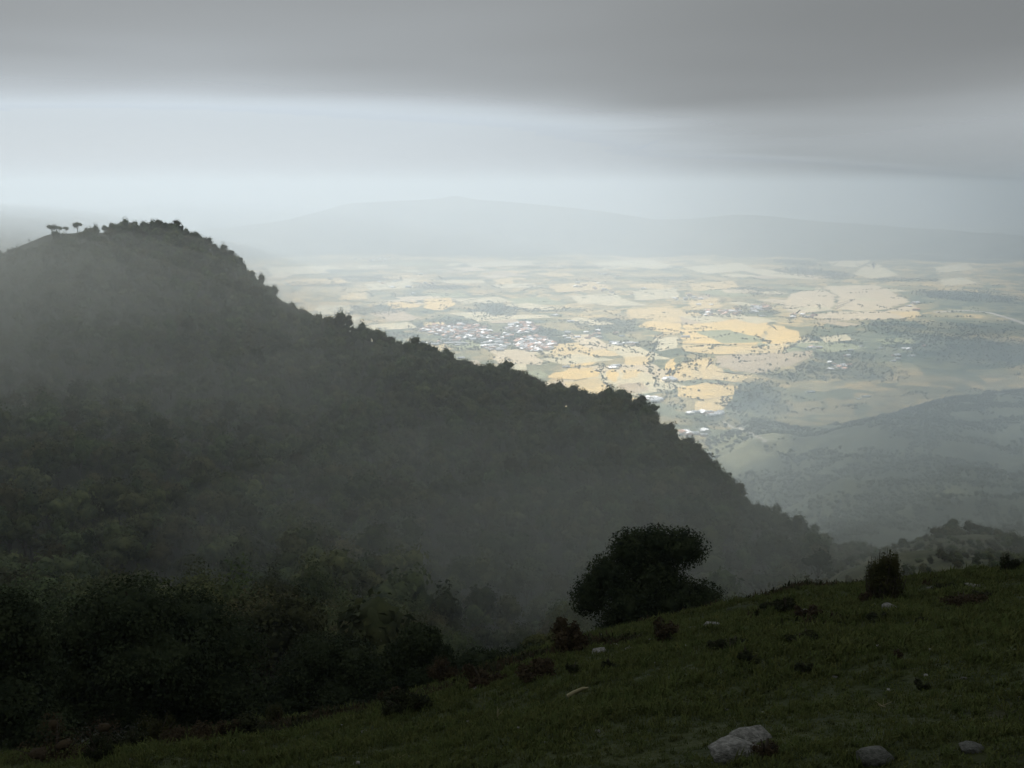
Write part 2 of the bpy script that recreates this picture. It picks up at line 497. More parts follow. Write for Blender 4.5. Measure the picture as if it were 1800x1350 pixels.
Rf = np.concatenate([[1], np.linspace(1500, 9000, 200), np.geomspace(9100, 34000, 50)])
Af = np.concatenate([np.radians(np.arange(-180, -34, 4.)), np.radians(np.arange(-34, 34, .3)), np.radians(np.arange(34, 181, 4.))])
XF = Rf[:, None] * np.sin(Af)[None]; YF = Rf[:, None] * np.cos(Af)[None]
ZF = np.full_like(XF, -700.0)
col = np.ones((*XF.shape, 3))
WOODS = [(1065, 572, 48, 12), (870, 545, 40, 14), (1640, 580, 110, 15), (1720, 615, 140, 26), (1430, 480, 55, 9), (1590, 492, 55, 3), (1400, 462, 30, 6),
         (1330, 512, 40, 7), (1270, 738, 80, 12), (1335, 692, 40, 18), (1400, 657, 70, 10), (1500, 650, 80, 18), (700, 590, 50, 6), (1000, 600, 22, 8), (980, 545, 60, 4),
         (1460, 600, 50, 9), (780, 505, 60, 4), (650, 545, 60, 8), (1180, 490, 50, 3), (1120, 605, 40, 5), (1700, 520, 80, 10), (560, 500, 60, 4), (1000, 470, 90, 2.5)]
wood_w = []
WOODS += [(790, 575, 66, 10), (850, 597, 75, 11), (930, 590, 50, 22), (800, 606, 60, 10), (1330, 545, 34, 8), (1255, 551, 44, 6), (1100, 605, 60, 5),
          (1285, 712, 16, 12), (1310, 692, 22, 10), (1345, 678, 30, 10), (1390, 663, 34, 8), (1430, 652, 30, 8), (1340, 715, 50, 12), (640, 490, 60, 5), (1480, 625, 70, 8)]
for (px, py, wx, wy) in WOODS:
    c0 = plain_pt(px, py); c1 = plain_pt(px + wx, py); c2 = plain_pt(px, py - wy)
    rx = abs(c1[0] - c0[0]); ry = abs(c2[1] - c0[1]); wood_w.append((c0[0], c0[1], rx, ry))
    dd = np.hypot((XF - c0[0]) / rx, (YF - c0[1]) / ry) + fbm(XF / 160, YF / 160, 9) * 1.0
    f_ = (1 - sstep(.8, 1.1, dd))[..., None]
    col = col * (1 - f_) + f_ * np.array([.42, .50, .55])
for (px, py, wx, wy) in [(1620, 612, 230, 34), (1760, 540, 110, 30)]:      # scrub and woodland right of the fields, its bluish shade multiplied into the tone
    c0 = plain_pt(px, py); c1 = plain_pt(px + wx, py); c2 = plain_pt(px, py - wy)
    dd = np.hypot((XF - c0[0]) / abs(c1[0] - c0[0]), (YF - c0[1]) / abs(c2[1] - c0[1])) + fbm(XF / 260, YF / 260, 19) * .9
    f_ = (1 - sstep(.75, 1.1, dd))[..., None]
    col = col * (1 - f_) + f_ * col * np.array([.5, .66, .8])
nA = len(Af)
I, J = np.meshgrid(np.arange(len(Rf) - 1), np.arange(nA - 1), indexing='ij')
a = (I * nA + J).ravel()
vf = link('valley_floor', mesh_np('valley_floor', np.stack([XF, YF, ZF], -1).reshape(-1, 3), np.stack([a + 1, a + nA + 1, a + nA, a], 1),
          [floor_mat()], colors=col.reshape(-1, 3)))
tag(vf, kind='structure')

# far hills --------------------------------------------------------------------------
def ridge(name, pts, R0, Rc, R1, seed, amp):
    xs = np.array([p[0] for p in pts], float)
    azs = np.array([az_of(*p) for p in pts]); ts = np.array([tan_of(*p) for p in pts])
    aa = np.linspace(azs[0], azs[-1], 420); tt = np.interp(aa, azs, ts)
    tt = np.convolve(np.pad(tt, 3, 'edge'), np.ones(7) / 7, 'valid')
    rr = np.concatenate([np.linspace(R0, Rc, 26), np.linspace(Rc, R1, 12)[1:]])
    V = []
    for r in rr:
        f = np.clip((r - R0) / (Rc - R0), 0, 1) if r <= Rc else 1 - (r - Rc) / (R1 - Rc)
        f = f ** 1.3
        h = Rc * tt + 700
        rj = r + fbm(aa * 22, aa * 0 + 3.1, seed) * 1500 * (1 - min(1, f)) * (r < Rc)
        x = rj * np.sin(aa); y = rj * np.cos(aa)
        n = fbm(x / 700, y / 700, seed) * amp * min(1, f * 3)
        if r == Rc: n = fbm(x / 500, y / 500, seed) * amp * .16
        V.append(np.stack([x, y, -703 + h * f + n * (1 - .8 * f)], -1))
    V = np.array(V); n0, n1 = V.shape[:2]
    I, J = np.meshgrid(np.arange(n0 - 1), np.arange(n1 - 1), indexing='ij'); a = (I * n1 + J).ravel()
    o = link(name, mesh_np(name, V.reshape(-1, 3), np.stack([a + 1, a + n1 + 1, a + n1, a], 1), [M['farhill']], smooth=True))
    tag(o, kind='structure')
ridge('far_hills', [(330, 412), (430, 396), (500, 388), (560, 372), (610, 357), (700, 353), (775, 349), (798, 342), (830, 350), (900, 355), (1000, 364),
                    (1080, 374), (1150, 386), (1220, 384), (1290, 376), (1350, 379), (1450, 390), (1600, 400), (1800, 414), (2000, 424), (2500, 436)],
      10600, 12400, 15500, 5, 420)
ridge('distant_hills', [(-900, 380), (-300, 366), (0, 371), (80, 375), (180, 384), (280, 383), (350, 392), (450, 400), (700, 410)], 15600, 17500, 20000, 15, 160)

# ------------------------------------------------------------------ cloud deck over the mountain, open over the valley
def cloud_mat():
    m = bpy.data.materials.new('cloud_base'); m.use_nodes = True
    n = m.node_tree.nodes; l = m.node_tree.links; n.clear()
    o = n.new('ShaderNodeOutputMaterial')
    at = n.new('ShaderNodeAttribute'); at.attribute_name = 'thickness'
    # optical depth -> how much passes undimmed, how bright the rest glows through
    ex = n.new('ShaderNodeMath'); ex.operation = 'MULTIPLY'; ex.inputs[1].default_value = -1 / (95 * 95)
    sq = n.new('ShaderNodeMath'); sq.operation = 'POWER'; sq.inputs[1].default_value = 2.0
    l.new(at.outputs['Fac'], sq.inputs[0]); l.new(sq.outputs[0], ex.inputs[0])
    ee = n.new('ShaderNodeMath'); ee.operation = 'EXPONENT'; l.new(ex.outputs[0], ee.inputs[0])
    dv = n.new('ShaderNodeMath'); dv.operation = 'MULTIPLY_ADD'; dv.inputs[1].default_value = 1 / 70; dv.inputs[2].default_value = 1.0
    l.new(at.outputs['Fac'], dv.inputs[0])
    iv = n.new('ShaderNodeMath'); iv.operation = 'DIVIDE'; iv.inputs[0].default_value = 0.36; l.new(dv.outputs[0], iv.inputs[1])
    cc = n.new('ShaderNodeCombineColor')
    for i, g in enumerate((.94, .99, 1.0)):
        q = n.new('ShaderNodeMath'); q.operation = 'MULTIPLY'; q.inputs[1].default_value = g
        l.new(iv.outputs[0], q.inputs[0]); l.new(q.outputs[0], cc.inputs[i])
    tl = n.new('ShaderNodeBsdfTranslucent'); l.new(cc.outputs[0], tl.inputs['Color'])
    tp = n.new('ShaderNodeBsdfTransparent')
    mx = n.new('ShaderNodeMixShader'); l.new(ee.outputs[0], mx.inputs[0]); l.new(tl.outputs[0], mx.inputs[1]); l.new(tp.outputs[0], mx.inputs[2])
    l.new(mx.outputs[0], o.inputs['Surface'])
    return m
def cloudtop_mat():
    m = bpy.data.materials.new('cloud_top'); m.use_nodes = True
    n = m.node_tree.nodes; l = m.node_tree.links; n.clear()
    o = n.new('ShaderNodeOutputMaterial'); tp = n.new('ShaderNodeBsdfTransparent'); tp.inputs['Color'].default_value = (.97, .98, 1, 1)
    l.new(tp.outputs[0], o.inputs['Surface']); return m

DECK = 125.0
sx = -SUN_DIR.x / SUN_DIR.z * (DECK + 700); sy = -SUN_DIR.y / SUN_DIR.z * (DECK + 700)   # deck point -> its shadow on the plain
# shadow edge on the plain, from pixels
edge_px = [(1262, 724), (1290, 690), (1335, 668), (1425, 640), (1500, 600), (1620, 560), (1690, 505), (1740, 470)]
E = [plain_pt(*p) for p in edge_px] + [plain_pt(1800, 436), plain_pt(1880, 392)]
E = [np.array([-30000., 900.]), np.array([-1500., 900.]), np.array([-300., 1050.]), np.array([250., 1500.]), np.array([620., 2500.])] + E + [plain_pt(1880, 392) * 2.2]
E = np.array(E) - np.array([sx, sy])
def deck_depth(x, y):
    """signed distance into the deck (positive under cloud)"""
    best = np.full(x.shape, 1e9); sgn = np.ones(x.shape)
    for i in range(len(E) - 1):
        p, q = E[i], E[i + 1]; d = q - p; L = d @ d
        t = np.clip(((x - p[0]) * d[0] + (y - p[1]) * d[1]) / L, 0, 1)
        dx = x - (p[0] + t * d[0]); dy = y - (p[1] + t * d[1]); dist = np.hypot(dx, dy)
        s = np.sign(dx * d[1] - dy * d[0])      # right hand side of the edge line is under cloud
        w = dist < best - 1e-6
        best = np.where(w, dist, best); sgn = np.where(w, s, sgn)
    return best * sgn
gx = np.concatenate([np.linspace(-26000, -6000, 20), np.linspace(-5900, 8000, 260), np.linspace(8300, 26000, 24)])
gy = np.concatenate([np.linspace(-22000, -1000, 16), np.linspace(-900, 8000, 220), np.linspace(8200, 30000, 50)])
GX, GY = np.meshgrid(gx, gy, indexing='ij')
dd = deck_depth(GX, GY) + fbm(GX / 600, GY / 600, 71) * 300 * (1 - .8 * sstep(200, 1500, GX)) + fbm(GX / 160, GY / 160, 74) * 60 * (1 - sstep(900, 1700, np.hypot(GX, GY)))
th = 420 * (1 - np.exp(-np.clip(dd, 0, None) / (1300 + 600 * sstep(100, 1500, GX)))) * (1 + .7 * fbm(GX / 1300, GY / 1300, 81) * (1 - .7 * sstep(300, 1500, GX))) * sstep(-10, 120, dd) * (1 + .3 * sstep(-100, 500, GX) * (1 - sstep(800, 2200, GX)) - .72 * sstep(500, 1900, GX))
wr = sstep(150, 1100, GX)
th = th * (1 - wr) + 92 * sstep(-10, 600, dd) * wr
base = DECK + 22 * fbm(GX / 900, GY / 900, 91) * (1 - .7 * sstep(1500, 4000, np.hypot(GX, GY))) + 4 * fbm(GX / 220, GY / 220, 93) * (1 - sstep(900, 1700, np.hypot(GX, GY)))
n0, n1 = GX.shape
low = np.stack([GX, GY, base], -1).reshape(-1, 3); top = np.stack([GX, GY, base + 1.5 + th], -1).reshape(-1, 3)
I, J = np.meshgrid(np.arange(n0 - 1), np.arange(n1 - 1), indexing='ij'); a = (I * n1 + J).ravel()
quad = np.stack([a, a + n1, a + n1 + 1, a + 1], 1)
ins = (dd.ravel()[quad] > -10).any(1)
q = quad[ins]; nv = n0 * n1
# side walls along the outline of the kept faces keep the deck closed
from collections import Counter
ed = np.concatenate([q[:, [0, 1]], q[:, [1, 2]], q[:, [2, 3]], q[:, [3, 0]]])
key = np.sort(ed, 1); kk = key[:, 0].astype(np.int64) * nv + key[:, 1]
u_, inv_, cnt = np.unique(kk, return_inverse=True, return_counts=True)
be = ed[cnt[inv_] == 1]
side = np.stack([be[:, 0], be[:, 1], be[:, 1] + nv, be[:, 0] + nv], 1)
Q = np.concatenate([q[:, ::-1], q + nv, side])
mi = np.concatenate([np.zeros(len(q)), np.ones(len(q)), np.ones(len(side))])
me = mesh_np('cloud', np.concatenate([low, top]), Q, [cloud_mat(), cloudtop_mat()], mi, smooth=True)
at = me.attributes.new('thickness', 'FLOAT', 'POINT')
at.data.foreach_set('value', np.concatenate([th.ravel(), th.ravel()]).astype(np.float32))
o = link('clouds', me); tag(o, kind='structure')

_ico = {}
def ico(sub):
    if sub in _ico: return _ico[sub]
    import bmesh
    bm = bmesh.new(); bmesh.ops.create_icosphere(bm, subdivisions=sub, radius=1)
    v = np.array([x.co[:] for x in bm.verts]); f = np.array([[q.index for q in x.verts] for x in bm.faces]); bm.free()
    _ico[sub] = (v, f); return v, f

# ------------------------------------------------------------------ haze
def haze():
    x0, x1, y0, y1, z0, z1 = -35000, 35000, -35000, 35000, -716, 94
    V = [(x, y, z) for z in (z0, z1) for y in (y0, y1) for x in (x0, x1)]
    Q = [(0, 2, 3, 1), (4, 5, 7, 6), (0, 1, 5, 4), (2, 6, 7, 3), (0, 4, 6, 2), (1, 3, 7, 5)]
    m = bpy.data.materials.new('haze_air'); m.use_nodes = True
    n = m.node_tree.nodes; n.clear()
    o = n.new('ShaderNodeOutputMaterial'); v = n.new('ShaderNodeVolumePrincipled')
    v.inputs['Color'].default_value = HAZE_COLOR; v.inputs['Density'].default_value = HAZE_DENSITY
    v.inputs['Anisotropy'].default_value = HAZE_G
    for k in ('Density Attribute', 'Color Attribute', 'Temperature Attribute'):
        if k in v.inputs: v.inputs[k].default_value = ''
    m.node_tree.links.new(v.outputs[0], o.inputs['Volume'])
    ob = link('haze', mesh_np('haze', V, Q, [m])); tag(ob, kind='stuff')
haze()
def mist(az, R, z, ra, rr_, rz, dens, turn=0.0, tint=(.92, .94, .875, 1)):
    v, f = ico(4)
    n = 1 + .22 * np.stack([fbm(v[:, 0] * 1.7 + 5, v[:, 1] * 1.7 + v[:, 2] * 1.3, 211)] * 3, 1)
    v = v * n * np.array([ra, rr_, rz]); v[:, 2] = np.clip(v[:, 2], -9e9, 88 - z)
    m = bpy.data.materials.new('mist_air'); m.use_nodes = True
    nn = m.node_tree.nodes; nn.clear()
    o = nn.new('ShaderNodeOutputMaterial'); q = nn.new('ShaderNodeVolumePrincipled')
    q.inputs['Color'].default_value = tint; q.inputs['Density'].default_value = dens; q.inputs['Anisotropy'].default_value = HAZE_G
    for k in ('Density Attribute', 'Color Attribute', 'Temperature Attribute'):
        if k in q.inputs: q.inputs[k].default_value = ''
    m.node_tree.links.new(q.outputs[0], o.inputs['Volume'])
    ob = link('mist', mesh_np('mist', v, f, [m], smooth=True), loc=(R * math.sin(az), R * math.cos(az), z))
    ob.rotation_euler.z = -az + turn; tag(ob, kind='stuff')
for k, f_ in enumerate((1.0, .86, .72, .6, .48, .36)):
    mist(math.radians(-31), 840, -142 + 10 * k, 340 * f_, 450 * f_, 138 * f_, .0007, 0)
for f_ in (1.0, .72, .5):
    mist(math.radians(-26), 430, -125, 380 * f_, 370 * f_, 125 * f_, .00026, 0)
    mist(math.radians(10), 400, -180, 480 * f_, 330 * f_, 114 * f_, .00042, -.1)
for f_ in (1.0, .7):
    mist(math.radians(17), 235, -98, 170 * f_, 80 * f_, 45 * f_, .0019, 0)
for f_ in (1.0, .7):
    mist(math.radians(24), 1650, -430, 560 * f_, 850 * f_, 190 * f_, .00036, 0, (.86, .94, .98, 1))



# ------------------------------------------------------------------ foliage builders
def leaves(mb, lobes, n, size, mi=0, shell=.45, up=.35, outer=1.08):
    """n small bent leaf sprays spread through the outer volume of the lobes (cx,cy,cz,rx,ry,rz)"""
    L = np.array(lobes, float); vol = (L[:, 3] * L[:, 4] * L[:, 5]) ** .67
    idx = rng.choice(len(L), n, p=vol / vol.sum())
    d = rng.normal(size=(n, 3)); d /= np.linalg.norm(d, axis=1)[:, None]
    # clump the directions so that crowns break up into tufts
    cl = rng.normal(size=(90, 3)); cl /= np.linalg.norm(cl, axis=1)[:, None]
    ci = rng.integers(0, 90, n)
    d = cl[ci] + d * .34; d /= np.linalg.norm(d, axis=1)[:, None]
    r = (shell + (outer - shell) * rng.random(n) ** (.6 if outer > 1 else .9)) * (.9 + .16 * hsh(ci, idx, 5))
    P = L[idx, :3] + d * L[idx, 3:6] * r[:, None]
    s = size * (.4 + 1.3 * rng.random(n) ** 1.7)
    nrm = d + rng.normal(size=(n, 3)) * .7 + np.array([0, 0, up]); nrm /= np.linalg.norm(nrm, axis=1)[:, None]
    t = np.cross(nrm, rng.normal(size=(n, 3))); t /= np.linalg.norm(t, axis=1)[:, None]
    b = np.cross(nrm, t)
    s = s[:, None]
    V = np.stack([P - t * s * .6, P - b * s * .35 + nrm * s * .1, P + t * s * .6, P + b * s * .35 + nrm * s * .12], 1).reshape(-1, 3)
    a = np.arange(n) * 4
    mb.add(V, np.stack([a, a + 1, a + 2, a + 3], 1), mi)

def core(mb, lobes, k=.72, sub=2, mi=0):
    v, f = ico(sub)
    for (cx, cy, cz, rx, ry, rz) in lobes:
        w = v * (1 + .55 * (rng.random((len(v), 1)) - .5))
        mb.add(w * np.array([rx, ry, rz]) * k + np.array([cx, cy, cz]), f, mi)

def crown_lobes(w, h, z0, n, flat=1.0, jitter=.5):
    out = []
    for i in range(n):
        t = random.random() * 2 * math.pi; r = math.sqrt(random.random()) * w * .5 * .62
        zz = z0 + h * (.25 + .5 * random.random() * (1 - r / w))
        s = w * (.20 + .13 * random.random())
        out.append((r * math.cos(t), r * math.sin(t), zz, s, s, s * .8 * flat))
    out.append((0, 0, z0 + h * .5, w * .3, w * .3, h * .42 * flat))
    return out

def small_tree(name, w, h, trunk, nleaf, size, leafmat, nl=6, flat=1.0):
    mb = MB(); lobes = crown_lobes(w, h, trunk, nl, flat)
    core(mb, lobes, .66 if nleaf < 2000 else .36, 1 if nleaf < 2000 else 2)
    leaves(mb, lobes, nleaf, size)
    mb.tube([(0, 0, -2), (0.1, 0, trunk * .6), (.2, .1, trunk + h * .45)], [w * .045, w * .035, w * .015], 5, 1)
    for L in lobes[:4]:
        mb.tube([(0.1, 0, trunk * .7), (L[0] * .5, L[1] * .5, trunk + (L[2] - trunk) * .5), L[:3]], [w * .025, w * .016, w * .006], 4, 1)
    return mb.build(name, [leafmat, M['bark']])

PROTO = [small_tree('broadleaf_tree', 9.5, 7.5, 3.0, 620, .62, M['leaf'], 7),
         small_tree('broadleaf_tree', 8.0, 8.0, 3.2, 560, .58, M['leaf2'], 6),
         small_tree('broadleaf_tree', 11.0, 7.0, 3.0, 700, .66, M['leaf'], 9),
         small_tree('broadleaf_tree', 6.8, 9.0, 2.6, 520, .55, M['leaf'], 6, 1.2),
         small_tree('broadleaf_tree', 9.0, 6.0, 2.5, 560, .60, M['leaf2'], 7),
         small_tree('broadleaf_tree', 7.5, 6.5, 2.2, 460, .60, M['leaf'], 5)]
UMB = [small_tree('umbrella_tree', 12, 6.0, 3.6, 900, .6, M['leaf'], 9, .8), small_tree('umbrella_tree', 9, 5.6, 3.8, 700, .55, M['leaf'], 7, .85)]
HI = [small_tree('broadleaf_tree', 9.5, 7.5, 2.6, 6200, .25, M['leaf'], 9), small_tree('broadleaf_tree', 8.0, 8.0, 2.6, 5600, .24, M['leaf2'], 8),
      small_tree('broadleaf_tree', 11.0, 7.0, 2.4, 7200, .26, M['leaf'], 11), small_tree('broadleaf_tree', 7.0, 8.5, 2.2, 4800, .23, M['leaf'], 7, 1.2)]
VT = [small_tree('valley_tree', 9, 7, 1.0, 26, 2.6, M['leafrow'], 4), small_tree('valley_tree', 8, 6, 1.0, 22, 2.6, M['leafrow'], 3),
      small_tree('valley_tree', 12, 7, .8, 30, 3.0, M['leafrow'], 5)]

def scatter(name, pts, protos, scl, label=None, cat=None, seedr=0, tilt=.0):
    """one object holding many instances of a few small prototypes (geometry nodes)"""
    pc = bpy.data.collections.new(name + '_kinds')
    for i, me in enumerate(protos):
        po = bpy.data.objects.new('%s_kind_%d' % (name, i), me); pc.objects.link(po)
    n = len(pts)
    me = bpy.data.meshes.new(name); me.vertices.add(n); me.vertices.foreach_set('co', np.asarray(pts, np.float32).ravel())
    a = me.attributes.new('rot', 'FLOAT_VECTOR', 'POINT')
    rot = np.zeros((n, 3), np.float32); rot[:, 2] = rng.random(n) * 6.283; rot[:, :2] = (rng.random((n, 2)) - .5) * tilt
    a.data.foreach_set('vector', rot.ravel())
    a = me.attributes.new('scl', 'FLOAT_VECTOR', 'POINT')
    s = np.asarray(scl, np.float32)
    if s.ndim == 1: s = np.stack([s * (.9 + .2 * rng.random(n)), s * (.9 + .2 * rng.random(n)), s * (.8 + .4 * rng.random(n))], 1)
    a.data.foreach_set('vector', s.astype(np.float32).ravel())
    a = me.attributes.new('pick', 'INT', 'POINT'); a.data.foreach_set('value', rng.integers(0, len(protos), n).astype(np.int32))
    o = link(name, me)
    g = bpy.data.node_groups.new(name, 'GeometryNodeTree')
    g.interface.new_socket('Geometry', in_out='INPUT', socket_type='NodeSocketGeometry')
    g.interface.new_socket('Geometry', in_out='OUTPUT', socket_type='NodeSocketGeometry')
    N = g.nodes; gi = N.new('NodeGroupInput'); go = N.new('NodeGroupOutput')
    ip = N.new('GeometryNodeInstanceOnPoints'); ci = N.new('GeometryNodeCollectionInfo')
    ci.inputs['Collection'].default_value = pc; ci.inputs['Separate Children'].default_value = True; ci.inputs['Reset Children'].default_value = True
    ip.inputs['Pick Instance'].default_value = True
    def na(nm, t):
        k = N.new('GeometryNodeInputNamedAttribute'); k.data_type = t; k.inputs['Name'].default_value = nm; return k.outputs['Attribute']
    g.links.new(gi.outputs[0], ip.inputs['Points']); g.links.new(ci.outputs[0], ip.inputs['Instance'])
    g.links.new(na('pick', 'INT'), ip.inputs['Instance Index'])
    g.links.new(na('rot', 'FLOAT_VECTOR'), ip.inputs['Rotation']); g.links.new(na('scl', 'FLOAT_VECTOR'), ip.inputs['Scale'])
    g.links.new(ip.outputs[0], go.inputs[0])
    md = o.modifiers.new('scatter', 'NODES'); md.node_group = g
    tag(o, label=label, cat=cat, kind='stuff')
    return o

# ------------------------------------------------------------------ forest on the left hill
def seg_of(x, y):
    R = np.hypot(x, y); az = np.arctan2(x, y); K, _ = knots_at(az)
    i = np.clip((R[:, None] >= K).sum(1) - 1, 0, NK - 2); r = np.arange(len(R))
    return i + np.clip((R - K[r, i]) / (K[r, i + 1] - K[r, i]), 0, 1), az

def polar_pts(a0, a1, r0, r1, spacing):
    """jittered grid in the plane, cut to a sector"""
    x0 = min(math.sin(a0) * r1, math.sin(a0) * r0) - spacing; x1 = max(math.sin(a1) * r1, math.sin(a1) * r0) + spacing
    gx = np.arange(x0, x1, spacing); gy = np.arange(0, r1, spacing)
    X, Y = np.meshgrid(gx, gy); X = X.ravel() + (rng.random(X.size) - .5) * spacing * .9; Y = Y.ravel() + (rng.random(Y.size) - .5) * spacing * .9
    R = np.hypot(X, Y); a = np.arctan2(X, Y)
    k = (R > r0) & (R < r1) & (a > a0) & (a < a1)
    return X[k], Y[k]

def project(x, y, z):
    f = y * CP - z * SP; u = y * SP + z * CP
    return 900 + F * x / f, 675 - F * u / f

amax = az_of(1452, 960)
X, Y = polar_pts(math.radians(-30), amax, 95, 1350, 7.4)
sg, az = seg_of(X, Y)
keep = (sg > 1.9) & (sg < 6.35)
# bare meadow on the far left crest and the tan slope by the saddle
keep &= ~((sg > 5.86) & (az < az_of(195, 400)))
keep &= ~((np.hypot((X - pa[0]) / 20, (Y - pa[1]) / 55) < 1))
keep &= (fbm(X / 30, Y / 30, 101) < .33)
keep &= ~((az > az_of(700, 1000)) & (np.hypot(X, Y) < 170))
X, Y, sg, az = X[keep], Y[keep], sg[keep], az[keep]
Z = ground(X, Y)
sc = .6 + 1.1 * rng.random(len(X)) ** 1.6 + .3 * fbm(X / 60, Y / 60, 7)
sc = np.where(np.abs(sg - 6) < .06, .5 + .65 * rng.random(len(X)) ** 1.3, sc)
sc *= 1 - .25 * sstep(12.5, 13.5, np.degrees(az)) 
Rr = np.hypot(X, Y)
# the trees that show largest or stand on the skyline are single objects
pxx, pyy = project(X, Y, Z + 4)
sky_ = (np.abs(sg - 6) < .035) & (pxx > 330) & (pxx < 1450)
keep2 = None
front = (Rr < 360) & (pxx > -20) & (pxx < 1460) & (pyy < 1200)
si = np.where(sky_)[0]; si = si[np.argsort(pxx[si])]
si = si[:: max(1, len(si) // 110)][:115]
fi = np.where(front & ~np.isin(np.arange(len(X)), si))[0]; fi = fi[np.argsort(Rr[fi])][:150]
rest = np.ones(len(X), bool); rest[si] = False; rest[fi] = False
print('forest', len(X), 'skyline', len(si), 'front', len(fi))
scatter('forest', np.stack([X, Y, Z], 1)[rest], PROTO, sc[rest])

def put_tree(i, label, group, protos=PROTO):
    me = protos[random.randrange(len(protos))]
    o = link(me.name.split('.')[0], me, loc=(X[i], Y[i], Z[i]))
    s = sc[i]; o.scale = (s * random.uniform(.9, 1.1), s * random.uniform(.9, 1.1), s * random.uniform(.85, 1.2)); o.rotation_euler.z = random.random() * 6.28
    tag(o, label, 'tree', group); return o
def size_word(q): return 'small' if q < .75 else ('medium' if q < 1.1 else 'big')
SKYB = [(430, 'on the steep shoulder below the left crest'), (520, 'on the ridge line where the shoulder flattens out'), (640, 'on the ridge line left of the valley town'),
        (760, 'on the ridge line just below the left end of the town'), (900, 'on the ridge line below the middle of the town'), (1010, 'on the ridge line below the right end of the town'),
        (1120, 'on the ridge line against the small golden fields'), (1230, 'on the ridge line past the lowest golden field'),
        (1320, 'on the falling ridge line beside the shaded valley mouth'), (1500, 'at the low end of the ridge line near the saddle')]
for i in si:
    wh = [b for a_, b in SKYB if pxx[i] <= a_][0]
    put_tree(i, '%s dark broadleaf tree %s' % (size_word(sc[i]), wh), 'trees along the skyline of the left ridge')
for i in fi:
    wh = ('at the far lower left behind the huge domed tree', 'right of the huge domed tree at the lower left', 'behind the bushy tree left of centre', 'behind the narrow dark tree left of centre', 'left of the large lone tree',
          'right behind the large lone tree', 'between the lone tree and the saddle')[int(np.searchsorted([240, 480, 680, 850, 1060, 1290], pxx[i]))]
    dp = 'far' if Rr[i] > 260 else ('near' if Rr[i] > 175 else 'nearest')
    put_tree(i, '%s %s ravine tree %s' % (size_word(sc[i]), dp, wh), 'trees in the near ravine', HI)

# crest trees at the far left, one by one
def crest_obj(px, py, me, s, label, name='umbrella_tree', dz=0, R=None):
    """tree whose foot stands on the crest under photograph column px"""
    az = az_of(px, py); Rc = float(np.interp(az, KT[6][:, 0], KT[6][:, 1])) if R is None else R
    x, y = Rc * math.sin(az), Rc * math.cos(az)
    o = link(name, me, loc=(x, y, gz(x, y) + dz)); o.scale = (s, s, s); o.rotation_euler.z = random.random() * 6
    tag(o, label, 'tree'); return o
crest_obj(12, 420, PROTO[3], .45, 'small spindly tree at the far left of the left hill crest', 'broadleaf_tree')
crest_obj(22, 420, PROTO[1], .32, 'tiny round bush like tree just right of the spindly tree on the far left crest', 'broadleaf_tree')
crest_obj(50, 412, PROTO[5], .35, 'tiny lone tree halfway up the bare meadow at the far left crest', 'broadleaf_tree')
crest_obj(90, 395, UMB[0], .95, 'wide flat topped tree, leftmost of the umbrella shaped trees on the left crest')
crest_obj(103, 395, UMB[1], .8, 'low spreading tree touching the wide flat topped tree on the left crest')
crest_obj(115, 395, UMB[1], .72, 'small flat topped tree between the wide one and the tall umbrella tree')
crest_obj(135, 388, UMB[1], 1.15, 'tall umbrella shaped tree with clear trunk on the left crest')
crest_obj(150, 390, PROTO[5], .55, 'small round tree right of the tall umbrella tree on the left crest', 'broadleaf_tree')
crest_obj(161, 390, PROTO[1], .5, 'small dark tree left of the round domed tree on the left crest', 'broadleaf_tree')
crest_obj(183, 388, PROTO[0], .92, 'round domed tree standing apart from the forest edge on the left crest', 'broadleaf_tree')
crest_obj(216, 386, PROTO[0], 1.0, 'taller rounded tree where the forest begins on the left crest', 'broadleaf_tree')
k = crest_obj(338, 405, PROTO[2], 1.15, 'bulky tree on the shoulder where the left crest starts to fall', 'broadleaf_tree')
crest_obj(568, 555, PROTO[2], 1.35, 'big square shouldered tree jutting from the ridge line above the town', 'broadleaf_tree')
crest_obj(540, 560, PROTO[4], 1.0, 'broad tree left of the big square shouldered tree on the ridge line', 'broadleaf_tree')

# ------------------------------------------------------------------ knoll and saddle: trees and scrub
X, Y = polar_pts(az_of(1440, 950), math.radians(31), 170, 520, 4.0)
sg, az = seg_of(X, Y)
dens = fbm(X / 22, Y / 22, 131)
near_left = az < az_of(1530, 960)
keep = (sg > 2) & (sg < 6.8) & ((dens > .03) | (near_left & (dens > -.12)) | ((sg > 5.75) & (sg < 6.5) & (az > az_of(1600, 940)) & (dens > -.16)) | (az > az_of(1745, 940)) & (dens > -.25) & (sg > 4.5))
X, Y, sg, az = X[keep], Y[keep], sg[keep], az[keep]; Z = ground(X, Y)
sc = .14 + .26 * rng.random(len(X)) ** 1.5
pxx, pyy = project(X, Y, Z + 2)
crest_ = (sg > 5.5) & (sg < 6.3) & (pxx < 1830)
sc = np.where(crest_, sc * 1.5, sc)
ci_ = np.where(crest_)[0]; ci_ = rng.permutation(ci_)[:46]
rest = np.ones(len(X), bool); rest[ci_] = False
print('knoll', len(X), len(ci_))
scatter('scrub', np.stack([X, Y, Z - 3.0 * sc], 1)[rest], PROTO, sc[rest])
for i in ci_:
    Z[i] -= 2.6 * sc[i]; put_tree(i, '%s dark tree along the %s of the grassy knoll crest' % (size_word(sc[i] * 2.2), 'left end' if pxx[i] < 1620 else ('middle' if pxx[i] < 1720 else 'right end')), 'trees along the crest of the knoll')
crest_obj(1440, 950, PROTO[3], .62, 'upright dark tree beside the tan bare slope on the saddle', 'broadleaf_tree')
crest_obj(1562, 950, PROTO[1], .5, 'round tree standing alone between the saddle and the knoll', 'broadleaf_tree')
